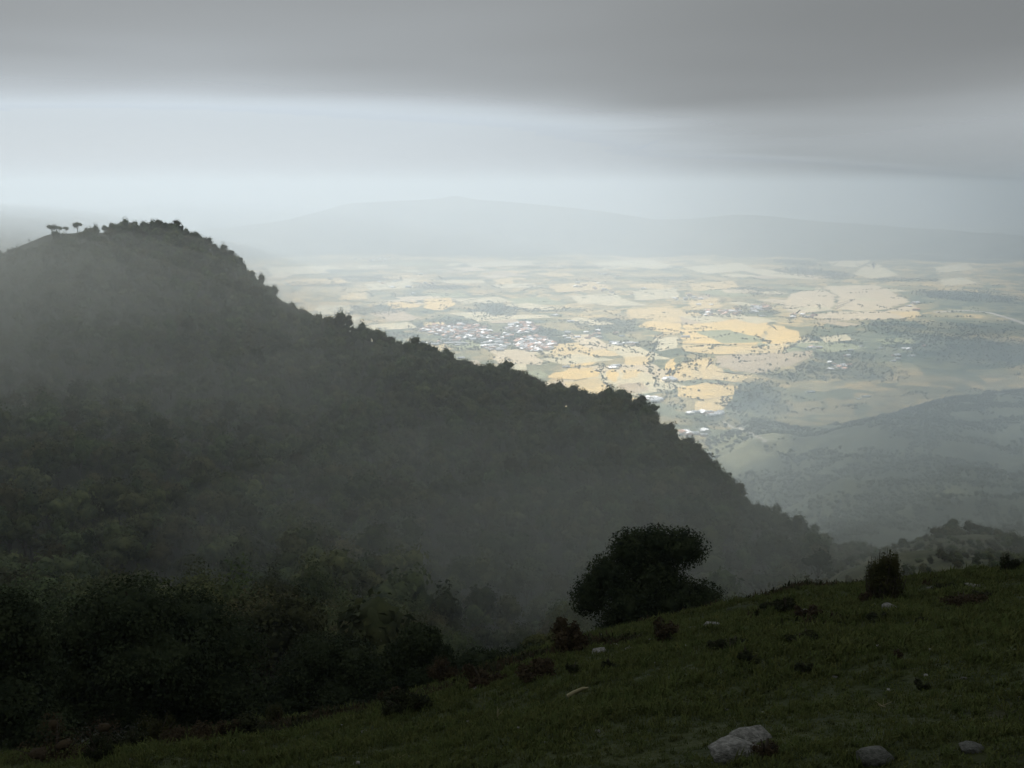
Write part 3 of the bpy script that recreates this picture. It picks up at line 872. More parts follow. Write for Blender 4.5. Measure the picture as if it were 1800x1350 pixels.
crest_obj(1675, 930, PROTO[0], .62, 'tallest domed tree on the crest of the grassy knoll', 'broadleaf_tree')

# ------------------------------------------------------------------ woods on the valley side and across the plain
X, Y = polar_pts(math.radians(7), math.radians(30), 620, 3900, 13)
Z = ground(X, Y); dens = fbm(X / 130, Y / 130, 151) + .35 * fbm(X / 35, Y / 35, 155)
keep = (Z > -704) & (dens > -.03)
X, Y, Z = X[keep], Y[keep], Z[keep]
print('side wood', len(X))
scatter('hillside_woods', np.stack([X, Y, Z], 1), VT, .75 + .7 * rng.random(len(X)))

pts = []
for (cx, cy_, rx, ry) in wood_w:
    n = int(min(1800, max(50, rx * ry * 3.14 / 620)))
    t = rng.random(n) * 6.283; r = rng.random(n) ** .5 * 1.12
    pts.append(np.stack([cx + np.cos(t) * r * rx, cy_ + np.sin(t) * r * ry], 1))
# tree rows and copses along field boundaries
def row(p0, p1, sp=14, jit=8):
    L = np.linalg.norm(p1 - p0); n = max(2, int(L / sp)); t = rng.random(n)[:, None]
    return p0 + (p1 - p0) * t + rng.normal(size=(n, 2)) * jit
for k in range(420):
    R = rng.uniform(2700, 8200); a_ = rng.uniform(-.30, .56)
    p0 = np.array([R * math.sin(a_), R * math.cos(a_)]); dr = .35 + (math.pi / 2 if random.random() < .45 else 0) + rng.normal() * .35
    L = rng.uniform(80, 380); pts.append(row(p0, p0 + L * np.array([math.cos(dr), math.sin(dr)]), 15, 7))
for line in [[(1060, 640), (1058, 662), (1068, 680), (1085, 700), (1130, 715)], [(1160, 585), (1150, 615), (1140, 645), (1160, 680), (1180, 715)],
             [(1200, 625), (1215, 635), (1225, 650)], [(1325, 590), (1345, 600), (1340, 615)], [(1400, 560), (1340, 556), (1300, 552)],
             [(1200, 672), (1290, 678)], [(1180, 672), (1190, 700), (1200, 722)], [(1372, 620), (1410, 600), (1440, 575)], [(1250, 622), (1200, 640), (1180, 660)],
             [(1450, 562), (1600, 562)], [(890, 640), (960, 640), (1000, 628)],
             [(940, 610), (960, 630)], [(700, 600), (800, 612), (880, 620)], [(1100, 560), (1130, 575), (1200, 585)], [(1000, 648), (1060, 640)]]:
    for p, q in zip(line[:-1], line[1:]):
        pts.append(row(plain_pt(*p), plain_pt(*q), 10, 11))
P = np.concatenate(pts); mz = ground(P[:, 0], P[:, 1])
P = P[(mz < -700) & (np.abs(P[:, 0]) < 7000)]
print('plain trees', len(P))
scatter('valley_woods', np.column_stack([P, np.full(len(P), -700.)]), VT, .6 + .7 * rng.random(len(P)))

# ------------------------------------------------------------------ fields of the plain (sheets a little above it, parts of the floor)
GOLD, TAN, PALE, OLIV, STUB, ROSY = [mat(n_, c1, col2=c2, scale=.018, detail=10, bump=.0) for n_, c1, c2 in
    [('ripe_field', (.70, .48, .17), (.57, .41, .17)), ('stubble_field', (.64, .46, .20), (.48, .37, .18)), ('pale_field', (.62, .51, .31), (.40, .37, .23)),
     ('green_field', (.20, .22, .11), (.27, .27, .14)), ('ploughed_field', (.36, .28, .18), (.45, .35, .21)), ('rosy_field', (.58, .46, .29), (.46, .38, .24))]]
FIELDS = [
 (GOLD, [(1200, 572), (1310, 560), (1352, 568), (1345, 588), (1330, 606), (1200, 603)]), (GOLD, [(1358, 570), (1405, 584), (1412, 597), (1375, 606), (1340, 604), (1350, 588)]),
 (TAN, [(1200, 606), (1330, 609), (1390, 607), (1373, 620), (1267, 623), (1200, 617)]),
 (STUB, [(1255, 626), (1330, 622), (1428, 616), (1425, 628), (1392, 643), (1325, 657), (1262, 644)]), (TAN, [(1190, 650), (1215, 634), (1250, 627), (1258, 645), (1290, 658), (1325, 660), (1292, 672), (1230, 666), (1180, 672)]),
 (GOLD, [(1188, 682), (1240, 673), (1298, 680), (1290, 694), (1240, 702), (1192, 697)]), (TAN, [(1222, 706), (1288, 697), (1278, 711), (1264, 723), (1222, 722)]),
 (ROSY, [(1372, 540), (1390, 517), (1440, 506), (1470, 520), (1462, 545), (1400, 553)]), (ROSY, [(1474, 520), (1446, 505), (1540, 500), (1600, 530), (1560, 544), (1466, 545)]),
 (ROSY, [(1410, 556), (1464, 548), (1558, 547), (1604, 534), (1616, 546), (1600, 560), (1470, 563)]),
 (PALE, [(1452, 450), (1470, 440), (1530, 458), (1510, 470), (1460, 468)]), (PALE, [(1512, 472), (1535, 460), (1580, 484), (1532, 490), (1500, 482)]),
 (TAN, [(1100, 545), (1160, 541), (1200, 545), (1198, 566), (1140, 562), (1104, 556)]), (GOLD, [(1140, 565), (1198, 569), (1196, 586), (1150, 582), (1122, 573)]),
 (GOLD, [(1000, 630), (1040, 622), (1048, 634), (1040, 642), (1002, 645)]), (GOLD, [(962, 664), (1000, 648), (1045, 646), (1052, 662), (1012, 668)]),
 (TAN, [(990, 672), (1014, 670), (1054, 665), (1072, 682), (1056, 694), (1004, 690)]), (GOLD, [(1066, 654), (1080, 648), (1088, 660), (1080, 672), (1068, 666)]),
 (TAN, [(1090, 651), (1124, 650), (1122, 663), (1092, 668)]), (STUB, [(1085, 676), (1130, 672), (1140, 688), (1100, 694)]), (GOLD, [(1048, 700), (1092, 696), (1132, 702), (1136, 716), (1082, 712)]),
 (TAN, [(1095, 628), (1144, 626), (1143, 641), (1102, 642)]), (PALE, [(1150, 594), (1190, 592), (1192, 612), (1160, 618)]), (GOLD, [(1170, 640), (1186, 630), (1186, 650), (1172, 664)]),
 (TAN, [(598, 520), (640, 515), (644, 526), (600, 528)]), (GOLD, [(744, 527), (790, 523), (800, 536), (776, 546), (748, 542)]), (PALE, [(632, 572), (716, 566), (738, 577), (640, 581)]),
 (TAN, [(868, 492), (900, 488), (902, 500), (872, 500)]), (TAN, [(1560, 548), (1600, 562), (1620, 556), (1612, 548)]), (PALE, [(880, 642), (924, 640), (926, 650), (884, 654)]),
 (PALE, [(940, 612), (962, 610), (968, 622), (940, 624)]), (OLIV, [(905, 655), (950, 650), (960, 664), (930, 668)]), (OLIV, [(780, 600), (830, 598), (850, 612), (800, 616)]),
 (PALE, [(1040, 462), (1140, 456), (1180, 466), (1060, 474)]), (TAN, [(960, 500), (1050, 496), (1080, 508), (980, 514)]), (PALE, [(1000, 520), (1090, 516), (1092, 532), (1020, 536)]),
 (PALE, [(1200, 470), (1300, 462), (1330, 474), (1240, 482)]), (TAN, [(1210, 498), (1290, 494), (1300, 506), (1220, 512)]), (PALE, [(1110, 512), (1190, 506), (1196, 524), (1120, 528)]),
 (TAN, [(1210, 530), (1260, 524), (1270, 540), (1215, 545)]), (PALE, [(1300, 440), (1440, 436), (1430, 448), (1310, 452)]), (PALE, [(470, 470), (560, 468), (580, 480), (480, 484)]),
 (TAN, [(500, 492), (600, 488), (610, 498), (510, 502)]), (PALE, [(640, 500), (720, 494), (730, 506), (650, 510)]), (PALE, [(820, 462), (930, 458), (940, 466), (830, 470)]),
 (GOLD, [(680, 532), (730, 530), (735, 540), (690, 543)]), (PALE, [(1640, 470), (1700, 462), (1712, 474), (1650, 480)]), (PALE, [(1650, 492), (1690, 488), (1720, 498), (1660, 504)]),
 (OLIV, [(1010, 700), (1040, 696), (1044, 706)]), (PALE, [(1440, 592), (1490, 588), (1500, 598), (1450, 602)]), (OLIV, [(1540, 596), (1600, 594), (1610, 604), (1550, 606)]),
]
for k in range(95):          # smaller plots filling in between
    R = rng.uniform(3300, 9500); a_ = rng.uniform(-.26, .36 if R > 4500 else .15)
    c = np.array([R * math.sin(a_), R * math.cos(a_)]); w = rng.uniform(60, 190); h = rng.uniform(70, 260); dr = .35 + rng.normal() * .2
    e1 = np.array([math.cos(dr), math.sin(dr)]); e2 = np.array([-e1[1], e1[0]])
    poly = [c + e1 * w * sx_ * rng.uniform(.7, 1.1) + e2 * h * sy_ * rng.uniform(.7, 1.1) for sx_, sy_ in ((-1, -1), (1, -1), (1, 1), (-1, 1))]
    FIELDS.append((random.choice([TAN, PALE, ROSY, OLIV, STUB, PALE]), poly))
lev = 0
for fm, poly in FIELDS:
    w = isinstance(poly[0], tuple)
    pw = np.array([plain_pt(*p) for p in poly]) if w else np.array(poly)
    # rough outline
    outl = []
    for i in range(len(pw)):
        p, q_ = pw[i], pw[(i + 1) % len(pw)]; L = np.linalg.norm(q_ - p); n = max(2, int(L / 45))
        nn = np.array([-(q_ - p)[1], (q_ - p)[0]]) / L
        for j in range(n):
            t = j / n; outl.append(p + (q_ - p) * t + nn * rng.normal() * min(9, L * .04) * (j > 0))
    outl = np.array(outl); c = outl.mean(0)
    if (ground(outl[:, 0], outl[:, 1]) > -700).any() and not w: continue
    lev += 1
    z = -699.9 + lev * .006 + (0.6 if w else 0)
    V = np.column_stack([outl, np.full(len(outl), z)]); V = np.vstack([V, [c[0], c[1], z]])
    n = len(outl); T = [[i, (i + 1) % n, n] for i in range(n)]
    me = mesh_np('field', V, T, [fm])
    if me.polygons[0].normal.z < 0: me.flip_normals()
    link('field', me, vf)

# pale road on the right
def strip(name, pxs, width, material, parent=None, z=.9):
    P = np.array([hit(px, py, 600)[:2] for px, py in pxs])
    t = np.linspace(0, len(P) - 1, 60); P = np.stack([np.interp(t, np.arange(len(P)), P[:, k]) for k in (0, 1)], 1)
    d = np.gradient(P, axis=0); d /= np.linalg.norm(d, axis=1)[:, None]; nn = np.stack([-d[:, 1], d[:, 0]], 1) * width / 2
    L = P + nn; Rr_ = P - nn
    zz = lambda q: np.maximum(ground(q[:, 0], q[:, 1]), -700) + z
    V = np.concatenate([np.column_stack([L, zz(L)]), np.column_stack([Rr_, zz(Rr_)])]); n = len(P)
    Q = [[i, i + n, i + n + 1, i + 1] for i in range(n - 1)]
    o = link(name, mesh_np(name, V, Q, [material]), parent); tag(o, kind='structure'); return o
strip('road', [(1640, 549), (1700, 546), (1740, 550), (1775, 560), (1800, 569), (1850, 590)], 34, M['road'])
strip('dirt_track', [(1345, 778), (1322, 765), (1300, 752), (1270, 741)], 11, M['road'])

# ------------------------------------------------------------------ houses
def house_mesh(w, d, h, rh, wallm, roofm):
    mb = MB(); x, y = w / 2, d / 2
    V = [(-x, -y, -2), (x, -y, -2), (x, y, -2), (-x, y, -2), (-x, -y, h), (x, -y, h), (x, y, h), (-x, y, h)]
    mb.add(V, [[0, 1, 5, 4], [1, 2, 6, 5], [2, 3, 7, 6], [3, 0, 4, 7]], 0)
    e = .5
    mb.add([(-x, -y, h), (-x, y, h), (-x, 0, h + rh)], [[0, 2, 1]], 0); mb.add([(x, -y, h), (x, y, h), (x, 0, h + rh)], [[0, 1, 2]], 0)
    zz = h - e * rh / y
    for s in (-1, 1):
        mb.add([(-x - e, s * (y + e), zz), (x + e, s * (y + e), zz), (x + e, 0, h + rh + .12), (-x - e, 0, h + rh + .12),
                (-x - e, s * (y + e), zz + .22), (x + e, s * (y + e), zz + .22), (x + e, 0, h + rh + .34), (-x - e, 0, h + rh + .34)],
               [[0, 1, 2, 3], [4, 5, 6, 7], [0, 1, 5, 4], [0, 3, 7, 4], [1, 2, 6, 5]], 1)
    # door and windows, recess boxes in dark colour
    for k, px_ in enumerate((-w * .3, 0, w * .3)):
        zt, zb = (2.2, 0) if k == 1 else (2.3, 1.1)
        mb.add([(px_ - .6, -y - .05, zb), (px_ + .6, -y - .05, zb), (px_ + .6, -y - .05, zt), (px_ - .6, -y - .05, zt)], [[0, 1, 2, 3]], 2)
    return mb.build('house', [wallm, roofm, M['bark']])
HM = [house_mesh(13, 14, 3.0, 1.9, M['wall'], M['roofw']), house_mesh(11, 13, 4.2, 1.9, M['wall'], M['rooft']), house_mesh(15, 13, 2.9, 1.9, M['wallp'], M['roofw']),
      house_mesh(11, 14, 4.0, 1.6, M['wall'], M['roofw']), house_mesh(13, 13, 3.2, 2.3, M['wall'], M['rooft']), house_mesh(11, 7, 3.0, 1.3, M['wallp'], M['rooft'])]
SHED = house_mesh(34, 22, 4.4, 3.4, M['wall'], M['roofw'])
# clusters: px, py, wx, wy, n, label, group
CL = [(800, 581, 62, 9, 110, 'small white house in the dense left half of the valley town', 'houses in the left half of the valley town'),
      (840, 592, 60, 7, 40, 'small white house on the lower edge of the valley town', 'houses on the lower edge of the valley town'),
      (920, 578, 32, 8, 40, 'small white house in the upper right part of the valley town', 'houses in the upper right of the valley town'),
      (940, 606, 36, 13, 80, 'small pinkish or white house in the lower right part of the valley town', 'houses in the lower right of the valley town'),
      (872, 608, 24, 8, 22, 'small white house between the two halves of the valley town', 'houses between the halves of the town'),
      (790, 602, 50, 5, 12, 'small white house below the valley town next to the ridge', 'houses below the town'),
      (1095, 604, 26, 3, 14, 'small white house in the row right of the valley town', 'houses in the row right of the town'),
      (1040, 590, 60, 8, 14, 'white farmhouse scattered among trees right of the valley town', 'farmhouses right of the town'),
      (1335, 543, 16, 7, 16, 'bright white house in the hamlet above the golden fields', 'houses of the hamlet above the fields'),
      (1280, 550, 22, 5, 18, 'white house in the left row of the hamlet above the golden fields', 'houses in the left row of the hamlet'),
      (1240, 552, 16, 5, 8, 'white house at the left end of the hamlet above the golden fields', 'houses at the left end of the hamlet'),
      (1410, 556, 26, 2, 8, 'white house in the line along the upper edge of the fields', 'houses along the upper field edge'),
      (1432, 613, 10, 3, 5, 'white house at the right end of the golden fields', 'houses right of the golden fields'),
      (1470, 645, 22, 8, 12, 'white house among trees on the shaded valley edge', 'houses on the shaded valley edge'),
      (1150, 703, 14, 4, 9, 'white house on the lower field edge near the ridge', 'houses at the lower fields'),
      (1178, 668, 10, 3, 6, 'white house by the tree line between the golden fields', 'houses between the golden fields'),
      (1080, 645, 10, 3, 4, 'white farmhouse by the small golden fields', 'farmhouses by the small fields'),
      (1240, 728, 30, 4, 10, 'house at the valley mouth below the golden fields', 'houses at the valley mouth'),
      (1220, 762, 26, 6, 8, 'house in the shaded valley just behind the left ridge', 'houses behind the left ridge'),
      (1610, 540, 14, 8, 6, 'pale house at the right tip of the pale fields', 'houses at the tip of the pale fields'),
      (660, 455, 40, 4, 14, 'distant pale house at the foot of the far hills', 'houses at the foot of the far hills'),
      (720, 500, 60, 18, 12, 'distant white house scattered over the hazy far plain', 'houses scattered over the far plain'),
      (1090, 500, 90, 20, 14, 'distant white house among the pale fields of the far plain', 'houses among the pale far fields'),
      (1220, 530, 60, 10, 8, 'distant white house left of the hamlet among the trees', 'houses left of the hamlet'),
      (1560, 620, 80, 20, 10, 'pale house in the woods on the right side of the valley', 'houses in the right hand woods')]
allh = []
for (px, py, wx, wy, n, lb, gp) in CL:
    for k in range(int(n * (2.1 if 'town' in lb and n > 20 else 1.2))):
        r = math.sqrt(random.random()); t = random.random() * 6.28
        u = px + wx * r * math.cos(t); v = py + wy * r * math.sin(t)
        # keep to a loose street pattern
        if random.random() < .6: v = round(v / 3.1) * 3.1 + random.uniform(-.4, .4)
        allh.append((u, v, lb, gp))
res = []
for (u, v, lb, gp) in allh:
    h = hit(u, v, 1400, n=260) if u > 1180 and v > 600 else np.array([*plain_pt(u, v), -700.])
    res.append((np.linalg.norm(h), h, lb, gp))
res.sort(key=lambda e: e[0])
far = []
for i, (D, h, lb, gp) in enumerate(res):
    me = random.choice([HM[0], HM[0], HM[1], HM[3], HM[3], HM[2]] if 'pink' not in lb else [HM[0], HM[3], HM[1], HM[4], HM[2], HM[0]])
    s = random.uniform(1.2, 2.1) * (1 + .35 * (D > 5200))
    if i < 290:
        o = link('house', me, loc=h); o.scale = (s * random.uniform(.9, 1.3), s, s); o.rotation_euler.z = random.choice((0.35, .35 + math.pi / 2, .1)) + random.uniform(-.2, .2)
        roof = {'roof_tile': 'red roofed', 'roof_pale': 'pale roofed'}[me.materials[1].name]; big = 'large' if s > 1.85 else ('medium' if s > 1.45 else 'small')
        lb2 = ' '.join(w_ for w_ in lb.split() if w_ not in ('small', 'white', 'pale', 'pinkish', 'or', 'bright', 'distant'))
        tag(o, '%s %s %s' % (big, roof, lb2), 'house', gp)
    else: far.append((h, s))
print('houses', len(res), 'far', len(far))
if far:
    o = scatter('distant_houses', np.array([f_[0] for f_ in far]), HM, np.array([f_[1] for f_ in far]))
for (px, py, s, rz, lb) in [(1340, 541, 1.3, .5, 'large bright white roofed barn at the heart of the hamlet above the golden fields'),
                        (1290, 549, 1.1, .2, 'long white shed left of the bright barn in the hamlet'),
                        (1003, 566, 1.2, .3, 'long white shed on the upper right edge of the town beside dark woods'),
                        (975, 555, 1.1, .9, 'bright white shed above the right part of the town'),
                        (1205, 593, 1.2, .0, 'white shed at the left edge of the big golden field'),
                        (995, 646, .9, .1, 'white shed in the middle of the fields below the town'),
                        (1425, 612, 1.0, .4, 'long white shed at the right end of the golden fields'),
                        (810, 630, .9, .3, 'white shed close behind the dark ridge below the town'),
                        (1147, 705, .8, .2, 'long pale shed by the lower golden field above the ridge'),
                        (1425, 690, .8, .2, 'pale shed on the shaded slope right of the lowest field'),
                        (1522, 698, .8, .1, 'white shed high on the wooded slope to the right'),
                        (1508, 702, .5, .4, 'smaller reddish roofed shed beside the white shed on the wooded slope'),
                        (1340, 556, .9, .1, 'pale shed just below the bright barn in the hamlet'),
                        (1245, 796, .4, .3, 'pale shed in the ravine right behind the falling ridge')]:
    h = hit(px, py, 1400) if px > 1230 else np.array([*plain_pt(px, py), -700.]); o = link('shed', SHED, loc=h); o.scale = (s, s, s); o.rotation_euler.z = rz; tag(o, lb, 'shed')

# ------------------------------------------------------------------ foreground trees
def near_tree(name, foot, lobes, nleaf, size, label, leafmat=None, trunk_r=.22, cat='tree'):
    """foot world position; lobes are relative to the foot"""
    root = bpy.data.objects.new(name, None); COL.objects.link(root); root.location = foot; tag(root, label, cat)
    mb = MB(); core(mb, lobes, .52, 3); leaves(mb, lobes, int(nleaf * 2.8), size * .72, shell=.42, outer=.99)
    link('crown', mb.build('crown', [leafmat or M['leafnear']]), root)
    tb = MB(); L = np.array(lobes); hc = L[:, 2].mean()
    cx, cy_ = L[:, 0].mean(), L[:, 1].mean()
    tb.tube([(0, 0, -1), (cx * .1, cy_ * .1, hc * .3), (cx * .5, cy_ * .5, hc * .65), (cx, cy_, hc)], [trunk_r * 1.3, trunk_r, trunk_r * .75, trunk_r * .3], 9)
    link('trunk', tb.build('trunk', [M['bark']], True), root)
    for q in L:
        lb = MB(); s = np.array([cx * .35, cy_ * .35, hc * .5]); e = q[:3]; mid = s + (e - s) * .5 + rng.normal(size=3) * .15
        lb.tube([s, mid, e + (e - s) * .2], [trunk_r * .5, trunk_r * .33, trunk_r * .1], 6)
        link('limb', lb.build('limb', [M['bark']], True), root)
    return root

def px_lobes(base_px, R, items):
    """items: (px, py, rx_px, ry_px, depth offset m) -> lobes relative to a foot under base_px at distance R"""
    az = az_of(base_px, 1100); fx, fy = R * math.sin(az), R * math.cos(az); fz = gz(fx, fy)
    out = []
    for (px, py, rx, ry, dep) in items:
        d = ray(px, py); k = (R + dep) / math.hypot(d[0], d[1]); p = d * k
        f = np.linalg.norm(p)
        out.append((p[0] - fx, p[1] - fy, p[2] - fz, rx / F * f, rx / F * f * .9, ry / F * f))
    return (fx, fy, fz), out

foot, lb = px_lobes(1145, 56, [(1110, 968, 48, 42, 0), (1155, 955, 50, 34, .5), (1200, 964, 48, 38, 0), (1070, 1010, 46, 40, -.5), (1150, 1010, 66, 48, 0),
                               (1040, 1048, 42, 42, 0), (1110, 1060, 60, 50, -1), (1180, 1055, 62, 50, -.5), (1232, 1060, 50, 42, 0), (1090, 1110, 50, 36, 0), (1200, 1105, 45, 30, .5)])
near_tree('oak_tree', foot, lb, 21000, .17, 'large dark spreading tree standing alone at the rim of the grass slope')
foot, lb = px_lobes(270, 46, [(230, 1075, 95, 60, 0), (330, 1090, 90, 52, 1), (150, 1110, 70, 55, 0), (400, 1140, 70, 60, 0), (260, 1160, 130, 80, -1), (120, 1190, 70, 70, 0), (380, 1210, 90, 60, -1), (210, 1240, 90, 50, -1), (90, 1262, 80, 46, -1), (330, 1262, 80, 34, -1)])
near_tree('oak_tree', foot, lb, 26000, .17, 'huge dark domed tree filling the lower left below the slope', trunk_r=.35)
foot, lb = px_lobes(20, 40, [(20, 1110, 70, 70, 0), (-50, 1100, 90, 70, 0), (50, 1180, 60, 60, 0), (0, 1230, 90, 60, -1), (60, 1285, 70, 44, -2)])
near_tree('oak_tree', foot, lb, 15000, .16, 'dark tree cut off by the left edge of the view', trunk_r=.28)
foot, lb = px_lobes(585, 50, [(560, 1150, 55, 40, 0), (610, 1165, 60, 45, 0), (530, 1190, 50, 45, -.5), (650, 1190, 50, 40, 0), (590, 1215, 70, 40, -1), (495, 1240, 70, 46, -1), (430, 1255, 60, 40, -1.5)])
near_tree('oak_tree', foot, lb, 14000, .16, 'low dark bushy tree right of the huge domed tree at the lower left', trunk_r=.2)
foot, lb = px_lobes(735, 44, [(738, 1128, 40, 34, 0), (710, 1160, 42, 36, 0), (765, 1160, 34, 34, 0), (735, 1190, 50, 36, -.5)])
near_tree('oak_tree', foot, lb, 12000, .15, 'narrow dark tree with a raised round top between bushes left of centre', trunk_r=.18)
foot, lb = px_lobes(860, 62, [(840, 1165, 40, 26, 0), (885, 1170, 44, 30, 0), (815, 1180, 32, 24, 0), (930, 1160, 40, 28, 1)])
near_tree('oak_tree', foot, lb, 9000, .17, 'low dark thicket tree behind the rim left of the brown bush', trunk_r=.16)
foot, lb = px_lobes(960, 66, [(950, 1140, 36, 24, 0), (990, 1125, 30, 26, 0)])
near_tree('oak_tree', foot, lb, 6000, .17, 'small greyish green tree just left of the round brown bush', M['leaf2'], trunk_r=.14)

# shrubs along the rim --------------------------------------------------------
def shrub(px, py, w_px, h_px, leafmat, label, name='shrub', n=1500, size=.07, twigs=14, upright=False, behind=0.0):
    p = hit(px, py, 1.5, 90, 1500)
    if p[2] < -600:
        R = float(np.interp(az_of(px, py), KT[1][:, 0], KT[1][:, 1])); a_ = az_of(px, py); p = np.array([R * math.sin(a_), R * math.cos(a_), 0]); p[2] = gz(p[0], p[1])
    D = np.linalg.norm(p); w = w_px / F * D; h = h_px / F * D
    root = bpy.data.objects.new(name, None); COL.objects.link(root); root.location = p; tag(root, label, 'shrub')
    mb = MB(); tb = MB()
    if upright:
        for k in range(150):
            t = random.random() * 6.28; r = math.sqrt(random.random()) * w * .42; hh = h * random.uniform(.6, 1.0) * (1 - .55 * (r / (w * .5)) ** 2)
            b = np.array([r * .5 * math.cos(t), r * .5 * math.sin(t), -.1]); e = np.array([r * math.cos(t) + random.gauss(0, .06), r * math.sin(t) + random.gauss(0, .06), hh])
            m_ = (b + e) / 2 + np.array([r * .22 * math.cos(t), r * .22 * math.sin(t), 0])
            tb.tube([b, m_, e], [.016, .011, .004], 4)
        lobes = [(0, 0, h * .48, w * .42, w * .42, h * .40), (w * .1, 0, h * .3, w * .36, w * .4, h * .3)] + [(w * random.uniform(-.3, .3), w * random.uniform(-.3, .3), h * random.uniform(.5, .8), w * .09, w * .09, h * .22) for _ in range(12)]
        leaves(mb, lobes, n, size, shell=.1, up=1.0)
    else:
        lobes = []
        for k in range(9):
            s = w * random.uniform(.10, .24); lobes.append((random.uniform(-.38, .38) * w, random.uniform(-.3, .3) * w, h * random.uniform(.15, .7), s, s, h * random.uniform(.2, .36)))
        for k in range(twigs):
            q = lobes[k % 9]; e = np.array(q[:3]) + rng.normal(size=3) * np.array([q[3], q[4], q[5]]) * .6; e[2] = abs(e[2]) + h * .2
            tb.tube([(0, 0, -.05), tuple(e * .55), tuple(e)], [.02, .013, .005], 4)
        core(mb, lobes, .4, 1); leaves(mb, lobes, int(n * 1.6), size * .62, shell=.15)
    link('foliage', mb.build('foliage', [leafmat]), root); link('stems', tb.build('stems', [M['bark']]), root)
    return root

shrub(1551, 1056, 66, 88, M['olive'], 'tall upright twiggy bush standing on the rim of the grass slope', 'upright_bush', 9000, .045, upright=True)
shrub(1525, 1062, 44, 22, M['brown'], 'low brown scrub at the foot of the tall upright bush', n=900, size=.07)
shrub(1772, 1006, 26, 30, M['heath'], 'small dark bush on the rim near the right edge of the view', n=900, size=.08)
shrub(1010, 1152, 74, 62, M['brown'], 'round brown bush left of the white rocks at the rim', n=2600, size=.085)
shrub(1168, 1132, 44, 46, M['brown'], 'thin reddish brown bush in front of the large lone tree', n=900, size=.07)
shrub(782, 1205, 62, 46, M['brown'], 'reddish brown bracken bush beside the narrow dark tree', n=2000, size=.07)
shrub(850, 1208, 80, 36, M['brown'], 'wide low brown bracken between the dark thicket and the grass', n=2000, size=.07)
shrub(945, 1196, 84, 34, M['brown'], 'wide reddish bracken patch at the rim left of the white rocks', n=2000, size=.07)
shrub(712, 1256, 88, 42, M['heath'], 'dark low bush on the grass edge below the narrow tree', n=2600, size=.06)
shrub(690, 1240, 46, 30, M['brown'], 'small brown bush behind the dark low bush left of centre', n=1200, size=.06)
shrub(505, 1262, 90, 46, M['brown'], 'tangled brown bush on the left rim of the grass', n=2400, size=.055)
shrub(448, 1296, 96, 50, M['heath'], 'dark green bush left of the tangled brown bush', n=2600, size=.05)
shrub(480, 1250, 40, 38, M['olive'], 'thin yellowish green bush rising behind the tangled brown bush', n=1200, size=.05)
shrub(275, 1312, 62, 60, M['olive'], 'yellowish brown upright bush at the lower left', n=1800, size=.045)
shrub(330, 1308, 84, 40, M['brown'], 'low brown bush right of the yellowish bush at the lower left', n=1800, size=.045)
shrub(225, 1322, 66, 50, M['heath'], 'dark leafy bush left of the yellowish bush at the lower left', n=1800, size=.045)
shrub(100, 1345, 190, 64, M['brown'], 'sprawling plum brown bush in the bottom left corner', n=3800, size=.04)
shrub(12, 1330, 60, 76, M['olive'], 'leafy green bush at the bottom of the left edge', n=1600, size=.045)
shrub(180, 1340, 50, 50, M['heath'], 'dark bush between the plum brown bush and the leafy one', n=1500, size=.045)
shrub(400, 1300, 44, 36, M['brown'], 'reddish bush between two dark bushes at the lower left', n=1200, size=.045)
shrub(1385, 1076, 44, 22, M['heath'], 'small dark bush on the rim between the lone tree and the upright bush', n=1000, size=.07)
shrub(1350, 1076, 28, 16, M['heath'], 'tiny dark bush on the rim just right of the lone tree', n=600, size=.06)
shrub(1420, 1084, 50, 18, M['brown'], 'low brown heath just under the rim left of the upright bush', n=900, size=.06)
shrub(1690, 1068, 84, 20, M['brown'], 'broad reddish heath patch below the pinkish rock on the right', n=1600, size=.06)
shrub(1655, 1040, 40, 14, M['heath'], 'small dark heath clump left of the pinkish rock', n=800, size=.05)
shrub(1740, 1052, 50, 14, M['heath'], 'dark heath clump right of the broad reddish heath patch', n=900, size=.05)
shrub(1285, 1146, 78, 18, M['heath'], 'long dark heath clump on the upper slope under the lone tree', n=1600, size=.05)
shrub(1073, 1180, 34, 22, M['heath'], 'dark round tussock below the white rocks', n=900, size=.05)
shrub(1005, 1184, 22, 16, M['heath'], 'small dark tussock on the rim left of the dark round tussock', n=500, size=.05)
shrub(1315, 1168, 36, 26, M['heath'], 'dark pointed tussock in the middle of the slope', n=900, size=.045)
shrub(1414, 1186, 32, 24, M['heath'], 'round dark bluish tussock right of the pointed one', n=900, size=.04)
shrub(1415, 1130, 66, 10, M['heath'], 'thin dark streak of heath on the upper slope', n=900, size=.05)
shrub(1575, 1160, 18, 16, M['brown'], 'small orange brown dock plant on the slope below the upright bush', n=300, size=.04)
shrub(1615, 1098, 30, 12, M['heath'], 'small dark clump right of the pale boulder', n=500, size=.045)
shrub(1540, 1090, 44, 12, M['heath'], 'flat dark clump left below the pale boulder', n=700, size=.045)
shrub(1345, 1330, 60, 34, M['brown'], 'dry brown plants crowding the right of the big foreground rock', n=900, size=.02)
shrub(1620, 1212, 26, 14, M['heath'], 'small green tussock in the middle right of the slope', n=500, size=.03)

